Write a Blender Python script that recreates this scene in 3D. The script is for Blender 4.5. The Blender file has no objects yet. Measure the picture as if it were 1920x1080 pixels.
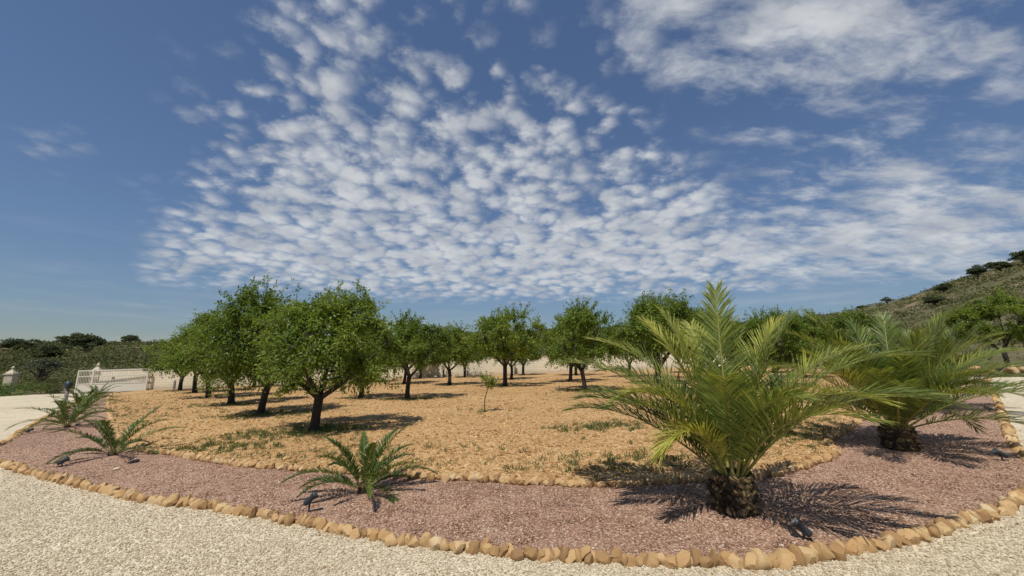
import bpy, math, random
import numpy as np
from mathutils import Vector, Matrix, noise, geometry

R = math.radians
sc = bpy.context.scene
col = sc.collection
SLOPE = 0.03                      # the garden rises gently towards the hill on the right


def gz(x, y=0.0):
    return SLOPE * x


# ---------------------------------------------------------------- camera
cam_d = bpy.data.cameras.new('camera')
cam = bpy.data.objects.new('camera', cam_d)
col.objects.link(cam)
cam.location = (0, 0, 1.6)
cam.rotation_euler = (R(90 + 10.3), 0, 0)
cam_d.sensor_width = 36.0
cam_d.lens = 36.0 * 730 / 1920
cam_d.clip_start = 0.05
cam_d.clip_end = 6000
sc.camera = cam

# ---------------------------------------------------------------- light, sky, exposure
SUN_DIR = Vector((-0.20, -0.49, 1.0)).normalized()        # towards the sun
SUN_EL = math.asin(SUN_DIR.z)
SUN_AZ = math.atan2(SUN_DIR.x, SUN_DIR.y)                 # clockwise from +Y
sc.view_settings.view_transform = 'Standard'
sc.view_settings.look = 'None'
sc.view_settings.gamma = 1.0
sc.view_settings.exposure = 0.0
sc.view_settings.use_curve_mapping = False
sc.cycles.max_bounces = 6
sc.cycles.diffuse_bounces = 3
sc.cycles.transmission_bounces = 4
sun_d = bpy.data.lights.new('sun', 'SUN')
sun_d.energy = 4.2
sun_d.angle = R(0.53)
sun_d.color = (1.0, 0.95, 0.87)
sun = bpy.data.objects.new('sun', sun_d)
sun.rotation_euler = SUN_DIR.to_track_quat('Z', 'Y').to_euler()
sun.location = (-20, -15, 50)
col.objects.link(sun)


class G:
    """small helper to write shader node graphs as expressions"""
    def __init__(s, tree):
        s.t = tree
        s.n = tree.nodes
        s.l = tree.links

    def node(s, kind, **kw):
        n = s.n.new(kind)
        for k, v in kw.items():
            setattr(n, k, v)
        return n

    def put(s, sock, v):
        if isinstance(v, bpy.types.NodeSocket):
            s.l.new(v, sock)
        else:
            sock.default_value = v

    def m(s, op, a, b=None, c=None, clamp=False):
        n = s.node('ShaderNodeMath', operation=op)
        n.use_clamp = clamp
        s.put(n.inputs[0], a)
        if b is not None:
            s.put(n.inputs[1], b)
        if c is not None:
            s.put(n.inputs[2], c)
        return n.outputs[0]

    def vm(s, op, a, b=None):
        n = s.node('ShaderNodeVectorMath', operation=op)
        s.put(n.inputs[0], a)
        if b is not None:
            s.put(n.inputs['Scale'] if op == 'SCALE' else n.inputs[1], b)
        return n.outputs[0]

    def rng(s, v, a, b, c=0.0, d=1.0, smooth=True):
        n = s.node('ShaderNodeMapRange')
        n.interpolation_type = 'SMOOTHSTEP' if smooth else 'LINEAR'
        s.put(n.inputs[0], v)
        for i, k in zip((1, 2, 3, 4), (a, b, c, d)):
            s.put(n.inputs[i], k)
        return n.outputs[0]

    def noise(s, vec, scale, detail=2.0, rough=0.5, dist=0.0):
        n = s.node('ShaderNodeTexNoise')
        if vec is not None:
            s.put(n.inputs['Vector'], vec)
        n.inputs['Scale'].default_value = scale
        n.inputs['Detail'].default_value = detail
        n.inputs['Roughness'].default_value = rough
        n.inputs['Distortion'].default_value = dist
        return n

    def voro(s, vec, scale, feature='F1', smooth=None, rand=1.0):
        n = s.node('ShaderNodeTexVoronoi', feature=feature)
        if vec is not None:
            s.put(n.inputs['Vector'], vec)
        n.inputs['Scale'].default_value = scale
        n.inputs['Randomness'].default_value = rand
        if smooth is not None:
            n.inputs['Smoothness'].default_value = smooth
        return n

    def mix(s, f, a, b, blend='MIX'):
        n = s.node('ShaderNodeMix', data_type='RGBA', blend_type=blend)
        s.put(n.inputs[0], f)
        for i, v in ((6, a), (7, b)):
            if not isinstance(v, bpy.types.NodeSocket) and len(v) == 3:
                v = (*v, 1)
            s.put(n.inputs[i], v)
        return n.outputs[2]

    def ramp(s, f, stops, interp='LINEAR'):
        n = s.node('ShaderNodeValToRGB')
        e = n.color_ramp.elements
        n.color_ramp.interpolation = interp
        while len(e) < len(stops):
            e.new(0.5)
        for k, (p, c) in zip(e, stops):
            k.position = p
            k.color = (*c, 1)
        s.put(n.inputs[0], f)
        return n.outputs[0]


def build_world():
    w = bpy.data.worlds.new('World')
    sc.world = w
    w.use_nodes = True
    w.cycles.sampling_method = 'MANUAL'
    w.cycles.sample_map_resolution = 256
    g = G(w.node_tree)
    g.n.clear()
    out = g.node('ShaderNodeOutputWorld')
    bg = g.node('ShaderNodeBackground')
    sky = g.node('ShaderNodeTexSky')
    sky.sky_type = 'NISHITA'
    sky.sun_disc = False
    sky.sun_elevation = SUN_EL
    sky.sun_rotation = SUN_AZ
    sky.altitude = 600
    sky.air_density = 1.0
    sky.dust_density = 0.15
    sky.ozone_density = 2.0
    tc = g.node('ShaderNodeTexCoord')
    v = g.vm('NORMALIZE', tc.outputs['Generated'])
    sep = g.node('ShaderNodeSeparateXYZ')
    g.put(sep.inputs[0], v)
    X, Y, Z = sep.outputs
    k = g.m('MAXIMUM', g.m('ADD', Z, 0.06), 0.02)
    px = g.m('DIVIDE', X, k)
    py = g.m('DIVIDE', Y, k)
    cmb = g.node('ShaderNodeCombineXYZ')
    g.put(cmb.inputs[0], px)
    g.put(cmb.inputs[1], py)
    P = cmb.outputs[0]
    # slow warp of the cloud layer so that its edges wander
    wn = g.noise(P, 2.2, 3, 0.55)
    wv = g.vm('SCALE', g.vm('SUBTRACT', wn.outputs['Color'], (0.5, 0.5, 0.5)), 0.45)
    PW = g.vm('ADD', P, wv)
    s2 = g.node('ShaderNodeSeparateXYZ')
    g.put(s2.inputs[0], PW)
    wx, wy, _ = s2.outputs

    def line(x0, y0, x1, y1):       # signed distance, positive on the left of the line
        dx, dy = x1 - x0, y1 - y0
        L = math.hypot(dx, dy)
        a = g.m('MULTIPLY', g.m('SUBTRACT', wy, y0), dx / L)
        b = g.m('MULTIPLY', g.m('SUBTRACT', wx, x0), dy / L)
        return g.m('SUBTRACT', a, b)

    def blob(cx, cy, ax, ay, rot):
        c, s_ = math.cos(R(rot)), math.sin(R(rot))
        u = g.m('SUBTRACT', wx, cx)
        v_ = g.m('SUBTRACT', wy, cy)
        a = g.m('DIVIDE', g.m('ADD', g.m('MULTIPLY', u, c), g.m('MULTIPLY', v_, s_)), ax)
        b = g.m('DIVIDE', g.m('SUBTRACT', g.m('MULTIPLY', v_, c), g.m('MULTIPLY', u, s_)), ay)
        r = g.m('SQRT', g.m('ADD', g.m('MULTIPLY', a, a), g.m('MULTIPLY', b, b)))
        return g.m('SUBTRACT', 1.0, r)
    rad = g.m('SQRT', g.m('ADD', g.m('MULTIPLY', wx, wx), g.m('MULTIPLY', wy, wy)))
    far = g.m('MULTIPLY', g.m('SUBTRACT', 4.75, rad), 0.26)
    left = line(-2.02, 2.18, -0.55, 0.74)
    right = line(-0.02, 0.95, 1.55, 2.15)
    f1 = g.m('MINIMUM', g.m('MINIMUM', left, right), far)
    f1 = g.m('MINIMUM', f1, 0.42)
    fr = g.m('MULTIPLY', blob(2.6, 2.4, 1.9, 0.85, 30), 0.55)
    ft = g.m('MULTIPLY', blob(0.80, 0.92, 0.78, 0.37, 10), 0.95)
    fs = g.m('MULTIPLY', blob(0.92, 1.36, 0.36, 0.12, 38), 0.10)
    fe = g.m('MULTIPLY', blob(1.85, 1.02, 0.5, 0.22, 15), 0.5)
    fw = g.m('SUBTRACT', g.m('MULTIPLY', blob(-1.85, 1.52, 0.30, 0.08, -38), 0.12), 0.07)
    # the layer goes on behind the camera, broken by large gaps
    big = g.noise(P, 0.55, 2, 0.5).outputs['Fac']
    fb = g.m('MINIMUM', g.m('SUBTRACT', -0.1, wy), g.m('MULTIPLY', g.m('SUBTRACT', big, 0.5), 2.0))
    mask = f1
    for q in (fr, ft, fs, fe, fw, fb):
        mask = g.m('MAXIMUM', mask, q)
    # puffs
    k2 = g.m('ADD', g.m('MAXIMUM', Z, 0.0), 0.23)
    cm2 = g.node('ShaderNodeCombineXYZ')
    g.put(cm2.inputs[0], g.m('DIVIDE', X, k2))
    g.put(cm2.inputs[1], g.m('DIVIDE', Y, k2))
    P = cm2.outputs[0]
    fine = g.noise(P, 9.0, 8, 0.62).outputs['Fac']
    cw = g.vm('ADD', P, g.vm('SCALE', g.vm('SUBTRACT', g.noise(P, 9.0, 4, 0.6).outputs['Color'], (0.5, 0.5, 0.5)), 0.13))
    cell = g.voro(cw, 14.0, 'SMOOTH_F1', 0.35).outputs['Distance']
    cell = g.m('SUBTRACT', 0.46, cell)
    mid = g.noise(P, 2.6, 4, 0.55).outputs['Fac']
    # streaked structure of the upper right cloud
    mp = g.node('ShaderNodeMapping')
    mp.inputs['Rotation'].default_value = (0, 0, R(-35))
    mp.inputs['Scale'].default_value = (3.0, 6.5, 1)
    g.put(mp.inputs[0], g.vm('ADD', P, g.vm('SCALE', wv, 0.25)))
    streak = g.noise(mp.outputs[0], 1.6, 6, 0.6).outputs['Fac']
    side = g.rng(g.m('SUBTRACT', g.m('MULTIPLY', px, 0.8), g.m('MULTIPLY', py, 0.62)), -0.55, -0.1)
    tex1 = g.m('ADD', g.m('MULTIPLY', cell, 1.2), g.m('MULTIPLY', g.m('SUBTRACT', fine, 0.5), 1.6))
    tex2 = g.m('ADD', g.m('MULTIPLY', g.m('SUBTRACT', streak, 0.56), 2.4), g.m('MULTIPLY', g.m('SUBTRACT', fine, 0.5), 0.8))
    mixn = g.node('ShaderNodeMix', data_type='FLOAT')
    g.put(mixn.inputs[0], side)
    g.put(mixn.inputs[2], tex1)
    g.put(mixn.inputs[3], tex2)
    tex = mixn.outputs[0]
    thick = g.rng(rad, 1.2, 3.4, 0.03, 0.38, False)
    dens = g.m('ADD', g.m('ADD', g.m('ADD', g.m('MULTIPLY', mask, 1.0), thick), tex), g.m('MULTIPLY', g.m('SUBTRACT', mid, 0.5), 0.55))
    inside = g.rng(mask, -0.16, 0.16)
    cov = g.m('MULTIPLY', g.rng(dens, -0.08, 0.95), inside)
    # thin veil near the horizon
    veil_v = g.node('ShaderNodeMapping')
    veil_v.inputs['Scale'].default_value = (1.2, 1.2, 9.0)
    g.put(veil_v.inputs[0], v)
    veil = g.rng(g.noise(veil_v.outputs[0], 3.0, 5, 0.6).outputs['Fac'], 0.45, 0.75)
    veil = g.m('MULTIPLY', veil, g.rng(Z, 0.30, 0.04))
    cov = g.m('MAXIMUM', g.m('MULTIPLY', cov, 0.93), g.m('MULTIPLY', veil, 0.30))
    above = g.rng(Z, 0.0, 0.05)
    cov = g.m('MULTIPLY', cov, above)
    # thick parts a little greyer underneath
    shade = g.rng(g.noise(g.vm('ADD', P, (0.04, 0.05, 0.0)), 5.0, 4, 0.55).outputs['Fac'], 0.3, 0.7)
    ccol = g.mix(shade, CLOUD_LO, CLOUD_HI)
    hsv = g.node('ShaderNodeHueSaturation')
    hsv.inputs['Saturation'].default_value = SKY_SAT
    hsv.inputs['Value'].default_value = SKY_VAL
    g.put(hsv.inputs['Color'], sky.outputs[0])
    blue = g.mix(1.0, hsv.outputs[0], (0.94, 0.98, 1.05), 'MULTIPLY')
    bw = g.node('ShaderNodeRGBToBW')
    g.put(bw.inputs[0], blue)
    blue = g.vm('SCALE', blue, g.m('DIVIDE', 1.22, g.m('ADD', 1.0, g.m('MULTIPLY', bw.outputs[0], 0.20))))
    colr = g.mix(cov, blue, ccol)
    g.put(bg.inputs['Color'], colr)
    bg.inputs['Strength'].default_value = 0.1
    g.l.new(bg.outputs[0], out.inputs[0])


SKY_SAT, SKY_VAL = 1.0, 1.0
CLOUD_LO, CLOUD_HI = (4.2, 4.5, 5.0), (6.5, 6.7, 6.9)
build_world()

# ---------------------------------------------------------------- mesh helpers
rnd = random.Random(7)
rng = np.random.default_rng(11)


def link(name, me, mat=None, parent=None, smooth=False):
    o = bpy.data.objects.new(name, me)
    col.objects.link(o)
    if mat is not None and not me.materials:
        me.materials.append(mat)
    if parent is not None:
        o.parent = parent
    if smooth and len(me.polygons):
        me.polygons.foreach_set('use_smooth', [True] * len(me.polygons))
    return o


def mesh(name, verts, faces):
    me = bpy.data.meshes.new(name)
    me.from_pydata([tuple(v) for v in verts], [], [tuple(f) for f in faces])
    me.update()
    return me


def mesh_poly(name, verts, faces, tint=None):
    """fast mesh from an (n,3) array and an (m,k) face array"""
    verts = np.asarray(verts, np.float32)
    faces = np.asarray(faces, np.int32)
    me = bpy.data.meshes.new(name)
    me.vertices.add(len(verts))
    me.vertices.foreach_set('co', verts.ravel())
    m, k = faces.shape
    me.loops.add(m * k)
    me.loops.foreach_set('vertex_index', faces.ravel())
    me.polygons.add(m)
    me.polygons.foreach_set('loop_start', np.arange(0, m * k, k, dtype=np.int32))
    me.update(calc_edges=True)
    if tint is not None:
        a = me.attributes.new('tint', 'FLOAT', 'POINT')
        a.data.foreach_set('value', np.asarray(tint, np.float32))
    return me


def empty(name, loc, rz=0.0, scale=1.0):
    o = bpy.data.objects.new(name, None)
    col.objects.link(o)
    o.location = loc
    o.rotation_euler = (0, 0, rz)
    o.scale = (scale, scale, scale)
    o.empty_display_size = 0.1
    return o


def tag(o, label, cat, group=None):
    o['label'] = label
    o['category'] = cat
    if group:
        o['group'] = group
    return o


class MB:
    """collects simple shapes into one mesh"""
    def __init__(s):
        s.v, s.f = [], []

    def add(s, v, f):
        b = len(s.v)
        s.v += [tuple(q) for q in v]
        s.f += [tuple(i + b for i in q) for q in f]
        return s

    def box(s, x0, x1, y0, y1, z0, z1, M=None):
        v = [Vector((x, y, z)) for z in (z0, z1) for x, y in ((x0, y0), (x1, y0), (x1, y1), (x0, y1))]
        if M:
            v = [M @ q for q in v]
        return s.add(v, [(3, 2, 1, 0), (4, 5, 6, 7), (0, 1, 5, 4), (1, 2, 6, 5), (2, 3, 7, 6), (3, 0, 4, 7)])

    def lathe(s, prof, n=16, M=None):
        """prof: (r, z) from bottom to top"""
        v, f = [], []
        for r, z in prof:
            for i in range(n):
                a = 2 * math.pi * i / n
                q = Vector((r * math.cos(a), r * math.sin(a), z))
                v.append(M @ q if M else q)
        for j in range(len(prof) - 1):
            for i in range(n):
                k = (i + 1) % n
                f.append((j * n + i, j * n + k, (j + 1) * n + k, (j + 1) * n + i))
        f.append(tuple(range(n - 1, -1, -1)))
        f.append(tuple((len(prof) - 1) * n + i for i in range(n)))
        return s.add(v, f)

    def tube(s, pts, rads, n=6):
        pts = [Vector(p) for p in pts]
        v, f = [], []
        up = Vector((0.3, 0.2, 1)).normalized()
        for i, p in enumerate(pts):
            d = (pts[min(i + 1, len(pts) - 1)] - pts[max(i - 1, 0)]).normalized()
            if i == 0:
                a = d.orthogonal().normalized()
            else:
                a = (a - d * a.dot(d)).normalized()
            b = d.cross(a)
            for k in range(n):
                t = 2 * math.pi * k / n
                v.append(p + (a * math.cos(t) + b * math.sin(t)) * rads[i])
        for j in range(len(pts) - 1):
            for i in range(n):
                k = (i + 1) % n
                f.append((j * n + i, j * n + k, (j + 1) * n + k, (j + 1) * n + i))
        f.append(tuple(range(n - 1, -1, -1)))
        f.append(tuple((len(pts) - 1) * n + i for i in range(n)))
        return s.add(v, f)

    def build(s, name, mat, parent=None, smooth=False):
        return link(name, mesh(name, s.v, s.f), mat, parent, smooth)

    def mesh(s, name):
        return mesh(name, s.v, s.f)


# ---------------------------------------------------------------- materials
def material(name, fn):
    m = bpy.data.materials.new(name)
    m.use_nodes = True
    g = G(m.node_tree)
    bs = g.n['Principled BSDF']
    fn(g, bs)
    return m


def bump(g, bs, h, strength, dist):
    b = g.node('ShaderNodeBump')
    b.inputs['Strength'].default_value = strength
    b.inputs['Distance'].default_value = dist
    g.put(b.inputs['Height'], h)
    g.put(bs.inputs['Normal'], b.outputs[0])


def objpos(g):
    return g.node('ShaderNodeTexCoord').outputs['Object']


def gravel_mat(name, stops, scale, big, bstr=0.8, bdist=0.012):
    def fn(g, bs):
        p = objpos(g)
        vo = g.voro(p, scale, 'F1')
        sp = g.node('ShaderNodeSeparateColor')
        g.put(sp.inputs[0], vo.outputs['Color'])
        c = g.ramp(sp.outputs[0], stops)
        lo = g.noise(p, 0.35, 4, 0.6).outputs['Fac']
        mid = g.noise(p, 2.5, 5, 0.65).outputs['Fac']
        c = g.mix(g.rng(lo, 0.35, 0.7), c, big, 'MULTIPLY')
        c = g.mix(g.rng(mid, 0.35, 0.75), c, (0.86, 0.84, 0.82), 'MULTIPLY')
        g.put(bs.inputs['Base Color'], c)
        bs.inputs['Roughness'].default_value = 0.92
        bs.inputs['Specular IOR Level'].default_value = 0.25
        h = g.m('SUBTRACT', 1.0, vo.outputs['Distance'])
        h = g.m('ADD', h, g.m('MULTIPLY', g.noise(p, scale * 0.35, 3).outputs['Fac'], 1.2))
        bump(g, bs, h, bstr, bdist)
    return material(name, fn)


def stone_mat(name, stops, rough=0.9, nscale=14):
    def fn(g, bs):
        r = g.node('ShaderNodeObjectInfo').outputs['Random']
        p = objpos(g)
        c = g.ramp(r, stops)
        n = g.noise(p, nscale, 6, 0.65).outputs['Fac']
        c = g.mix(g.rng(n, 0.35, 0.75), c, (0.72, 0.66, 0.58), 'MULTIPLY')
        g.put(bs.inputs['Base Color'], c)
        bs.inputs['Roughness'].default_value = rough
        bs.inputs['Specular IOR Level'].default_value = 0.25
        bump(g, bs, n, 0.5, 0.02)
    return material(name, fn)


GRAV = [(0.0, (0.42, 0.35, 0.23)), (0.35, (0.64, 0.545, 0.385)), (0.7, (0.74, 0.645, 0.475)), (1.0, (0.82, 0.74, 0.57))]
REDG = [(0.0, (0.205, 0.112, 0.076)), (0.4, (0.365, 0.212, 0.142)), (0.72, (0.46, 0.288, 0.198)), (0.9, (0.61, 0.44, 0.32)), (1.0, (0.76, 0.64, 0.50))]
SOIL = [(0.0, (0.29, 0.163, 0.064)), (0.4, (0.47, 0.284, 0.119)), (0.75, (0.57, 0.367, 0.168)), (1.0, (0.69, 0.50, 0.27))]
EDGE = [(0.0, (0.33, 0.20, 0.095)), (0.3, (0.50, 0.31, 0.14)), (0.65, (0.58, 0.385, 0.19)), (0.93, (0.62, 0.44, 0.23)), (1.0, (0.66, 0.52, 0.33))]
M = {}
M['gravel'] = gravel_mat('cream_gravel', GRAV, 70, (0.86, 0.85, 0.83))
M['red'] = gravel_mat('red_gravel', REDG, 78, (0.82, 0.80, 0.80))
M['soil'] = gravel_mat('orange_soil', SOIL, 30, (0.84, 0.80, 0.76), 0.55, 0.02)
M['pebble'] = stone_mat('cream_pebble', GRAV, 0.85, 40)
M['redchip'] = stone_mat('red_chip', REDG, 0.85, 40)
M['clod'] = stone_mat('orange_clod', SOIL, 0.95, 30)
M['edge'] = stone_mat('ochre_stone', EDGE, 0.9, 16)
M['darkstone'] = stone_mat('dark_stone', [(0, (0.03, 0.028, 0.03)), (1, (0.05, 0.045, 0.045))])


def plain(name, colr, rough=0.6, metal=0.0, var=0.15, nscale=8, b=0.0):
    def fn(g, bs):
        p = objpos(g)
        n = g.noise(p, nscale, 5, 0.6).outputs['Fac']
        c = g.mix(g.rng(n, 0.3, 0.75), colr, tuple(k * (1 - var) for k in colr))
        g.put(bs.inputs['Base Color'], c)
        bs.inputs['Roughness'].default_value = rough
        bs.inputs['Metallic'].default_value = metal
        if b:
            bump(g, bs, n, b, 0.02)
    return material(name, fn)


def bark_mat(name, a, b_):
    def fn(g, bs):
        p = objpos(g)
        mp = g.node('ShaderNodeMapping')
        mp.inputs['Scale'].default_value = (1, 1, 0.3)
        g.put(mp.inputs[0], p)
        n = g.noise(mp.outputs[0], 22, 6, 0.7).outputs['Fac']
        g.put(bs.inputs['Base Color'], g.mix(g.rng(n, 0.3, 0.7), a, b_))
        bs.inputs['Roughness'].default_value = 0.95
        bump(g, bs, n, 0.9, 0.03)
    return material(name, fn)


def leaf_mat(name, stops, trans=0.35, tcol=1.5, rough=0.5, objvar=0.0):
    def fn(g, bs):
        at = g.node('ShaderNodeAttribute', attribute_name='tint')
        f = at.outputs['Fac']
        if objvar:
            r = g.node('ShaderNodeObjectInfo').outputs['Random']
            f = g.m('ADD', f, g.m('MULTIPLY', g.m('SUBTRACT', r, 0.5), objvar), clamp=True)
        c = g.ramp(f, stops)
        g.put(bs.inputs['Base Color'], c)
        bs.inputs['Roughness'].default_value = rough
        bs.inputs['Specular IOR Level'].default_value = 0.35
        tr = g.node('ShaderNodeBsdfTranslucent')
        g.put(tr.inputs['Color'], g.mix(1.0, c, (tcol * 1.1, tcol, tcol * 0.55), 'MULTIPLY'))
        mx = g.node('ShaderNodeMixShader')
        mx.inputs[0].default_value = trans
        g.l.new(bs.outputs[0], mx.inputs[1])
        g.l.new(tr.outputs[0], mx.inputs[2])
        g.l.new(mx.outputs[0], g.n['Material Output'].inputs[0])
    return material(name, fn)


M['almond'] = leaf_mat('almond_leaf', [(0, (0.055, 0.100, 0.015)), (0.5, (0.145, 0.22, 0.032)), (1, (0.27, 0.335, 0.06))], 0.42, objvar=0.25)
M['palm'] = leaf_mat('palm_leaf', [(0, (0.042, 0.075, 0.018)), (0.45, (0.130, 0.182, 0.038)), (1, (0.38, 0.385, 0.08))], 0.30, rough=0.40)
M['rachis'] = plain('palm_stalk', (0.26, 0.25, 0.06), 0.5)
M['palm_young'] = leaf_mat('young_palm_leaf', [(0, (0.022, 0.050, 0.010)), (0.5, (0.055, 0.105, 0.016)), (1, (0.16, 0.20, 0.035))], 0.25, rough=0.4)
M['pine'] = leaf_mat('pine_foliage', [(0, (0.034, 0.048, 0.020)), (0.5, (0.080, 0.102, 0.040)), (1, (0.14, 0.155, 0.065))], 0.2, objvar=0.3, rough=0.85)
M['scrub'] = leaf_mat('scrub_foliage', [(0, (0.040, 0.052, 0.018)), (0.45, (0.110, 0.122, 0.045)), (0.8, (0.165, 0.165, 0.075)), (1, (0.23, 0.205, 0.11))], 0.2, rough=0.9)
M['shrub'] = leaf_mat('shrub_foliage', [(0, (0.035, 0.075, 0.014)), (0.5, (0.085, 0.14, 0.025)), (1, (0.15, 0.21, 0.05))], 0.3)
M['olive'] = leaf_mat('olive_foliage', [(0, (0.035, 0.045, 0.025)), (0.5, (0.075, 0.09, 0.05)), (1, (0.13, 0.14, 0.09))], 0.15)
M['weed'] = leaf_mat('weed_blade', [(0, (0.06, 0.10, 0.025)), (0.6, (0.13, 0.17, 0.05)), (1, (0.32, 0.26, 0.11))], 0.3)
M['bark'] = bark_mat('almond_bark', (0.022, 0.016, 0.012), (0.062, 0.048, 0.037))
M['pinebark'] = bark_mat('pine_bark', (0.06, 0.045, 0.035), (0.12, 0.09, 0.07))
M['palmtrunk'] = bark_mat('palm_trunk_fibre', (0.035, 0.022, 0.012), (0.10, 0.066, 0.034))
def palmcut_fn(g, bs):
    p = objpos(g)
    r = g.node('ShaderNodeObjectInfo').outputs['Random']
    c = g.ramp(r, [(0, (0.030, 0.019, 0.010)), (0.5, (0.10, 0.066, 0.030)), (0.8, (0.19, 0.13, 0.058)), (1, (0.34, 0.25, 0.12))])
    n = g.noise(p, 45, 6, 0.7).outputs['Fac']
    c = g.mix(g.rng(n, 0.35, 0.7), c, (0.35, 0.28, 0.22), 'MULTIPLY')
    g.put(bs.inputs['Base Color'], c)
    bs.inputs['Roughness'].default_value = 0.95
    bump(g, bs, n, 0.8, 0.02)


M['palmcut'] = material('palm_leaf_base', palmcut_fn)
M['lamp'] = plain('slate_lamp_paint', (0.028, 0.038, 0.050), 0.45)
M['glass'] = plain('lamp_lens', (0.10, 0.11, 0.12), 0.1)
M['black'] = plain('black_rubber', (0.012, 0.012, 0.013), 0.6)
M['white'] = plain('white_gate_paint', (0.60, 0.56, 0.47), 0.4, var=0.06)
M['pillar'] = plain('sandstone_pillar', (0.58, 0.50, 0.37), 0.85, var=0.25, nscale=5, b=0.3)
M['post'] = plain('weathered_post', (0.20, 0.18, 0.155), 0.8, var=0.3)


def wall_fn(g, bs):
    tc = g.node('ShaderNodeTexCoord').outputs['UV']
    br = g.node('ShaderNodeTexBrick')
    g.put(br.inputs['Vector'], tc)
    br.inputs['Scale'].default_value = 1.0
    br.inputs['Brick Width'].default_value = 0.4
    br.inputs['Row Height'].default_value = 0.2
    br.inputs['Mortar Size'].default_value = 0.012
    br.inputs['Mortar Smooth'].default_value = 0.4
    br.inputs['Color1'].default_value = (0.86, 0.79, 0.62, 1)
    br.inputs['Color2'].default_value = (0.83, 0.755, 0.58, 1)
    br.inputs['Mortar'].default_value = (0.60, 0.54, 0.45, 1)
    p = objpos(g)
    n = g.noise(p, 1.2, 6, 0.65).outputs['Fac']
    c = g.mix(g.rng(n, 0.4, 0.8), br.outputs['Color'], (0.92, 0.88, 0.80), 'MULTIPLY')
    # splashed earth along the foot of the wall
    sp = g.node('ShaderNodeSeparateXYZ')
    g.put(sp.inputs[0], tc)
    h = g.m('ADD', sp.outputs[1], g.m('MULTIPLY', g.m('SUBTRACT', n, 0.5), 0.8))
    c = g.mix(g.rng(h, 0.5, 0.1, 0.0, 0.5), c, (0.58, 0.42, 0.25))
    g.put(bs.inputs['Base Color'], c)
    bs.inputs['Roughness'].default_value = 0.9
    bump(g, bs, br.outputs['Fac'], -0.4, 0.02)


M['wall'] = material('block_wall', wall_fn)


def terrain_fn(g, bs):
    p = objpos(g)
    n1 = g.noise(p, 0.05, 6, 0.65).outputs['Fac']
    n2 = g.noise(p, 0.6, 6, 0.7).outputs['Fac']
    dry = g.mix(g.rng(n2, 0.3, 0.7), (0.20, 0.15, 0.085), (0.34, 0.25, 0.15))
    veg = g.mix(g.rng(n2, 0.3, 0.7), (0.085, 0.082, 0.038), (0.16, 0.145, 0.075))
    g.put(bs.inputs['Base Color'], g.mix(g.rng(n1, 0.50, 0.68), veg, dry))
    bs.inputs['Roughness'].default_value = 1.0
    bs.inputs['Specular IOR Level'].default_value = 0.1
    bump(g, bs, n2, 1.0, 0.3)


M['terrain'] = material('hill_ground', terrain_fn)

# ---------------------------------------------------------------- terrain
SKYLINE = [(-180, 2.0), (-70, 1.2), (-52.5, 1.1), (-48.4, 1.55), (-44, 1.7), (-40.5, 1.6), (-32, 1.8), (-19.5, 2.8), (-10.8, 3.3),
           (0, 4.0), (7, 4.3), (18.2, 4.5), (32.3, 4.5), (39.6, 5.0), (43.6, 5.8), (47.3, 6.8), (50.7, 7.9), (53.6, 8.9), (62, 10.5), (80, 10), (120, 5), (180, 2.0)]
SK_A = np.array([a for a, _ in SKYLINE])
SK_E = np.array([e for _, e in SKYLINE])


def sstep(t):
    t = np.clip(t, 0, 1)
    return t * t * (3 - 2 * t)


def terrain_z(x, y):
    x = np.asarray(x, float)
    y = np.asarray(y, float)
    r = np.hypot(x, y)
    a = np.degrees(np.arctan2(x, y))
    base = SLOPE * 45 * np.tanh(x / 45) * np.where(np.abs(x) < 60, 1, 1)
    base = np.where(r < 60, SLOPE * x, 0) + np.where(r < 60, 0, 1) * SLOPE * x * 60 / np.maximum(r, 60)
    el = np.interp(a, SK_A, SK_E)
    Rr = np.interp(a, [-180, -60, -30, 0, 30, 60, 180], [220, 190, 210, 260, 260, 230, 220])
    top = 1.6 + Rr * np.tan(np.radians(el))
    r0 = np.interp(a, [-180, -60, -30, 0, 25, 60, 180], [60, 46, 46, 50, 50, 34, 60])
    t = (r - r0) / (Rr - r0)
    rise = np.clip(t, 0, 1) ** 1.25
    z = base + (top - base) * rise
    z = np.where(t > 1, top - (r - Rr) * 0.06, z)
    und = (np.sin(x * 0.11 + 1.3) * np.cos(y * 0.09) + 0.6 * np.sin(x * 0.23 - y * 0.17)) * 0.35
    return z + und * sstep((r - r0) / 30) * np.clip(t * 3, 0, 1)


def build_terrain():
    na = 360
    rs = np.concatenate([np.linspace(2, 40, 14), np.linspace(43, 280, 80), np.array([300, 340, 420, 560, 800, 1200, 2000, 3500])])
    A = np.linspace(0, 2 * np.pi, na, endpoint=False)
    RR, AA = np.meshgrid(rs, A, indexing='ij')
    x, y = RR * np.sin(AA), RR * np.cos(AA)
    z = terrain_z(x, y) - 0.03
    v = np.stack([x, y, z], -1).reshape(-1, 3)
    v = np.vstack([v, [[0, 0, -0.03]]])
    f = []
    nr = len(rs)
    i = np.arange(nr - 1)[:, None] * na
    j = np.arange(na)[None, :]
    k = (j + 1) % na
    f = np.stack([i + j, i + na + j, i + na + k, i + k], -1).reshape(-1, 4)[:, ::-1]
    me = mesh_poly('ground', v, f)
    o = link('ground', me, M['terrain'], smooth=True)
    # close the small hole under the camera
    import bmesh
    bm = bmesh.new()
    bm.from_mesh(me)
    bm.verts.ensure_lookup_table()
    c = bm.verts[len(v) - 1]
    for q in range(na):
        bm.faces.new((c, bm.verts[(q + 1) % na], bm.verts[q]))
    bm.normal_update()
    bm.to_mesh(me)
    bm.free()
    o['kind'] = 'structure'


build_terrain()


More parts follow.
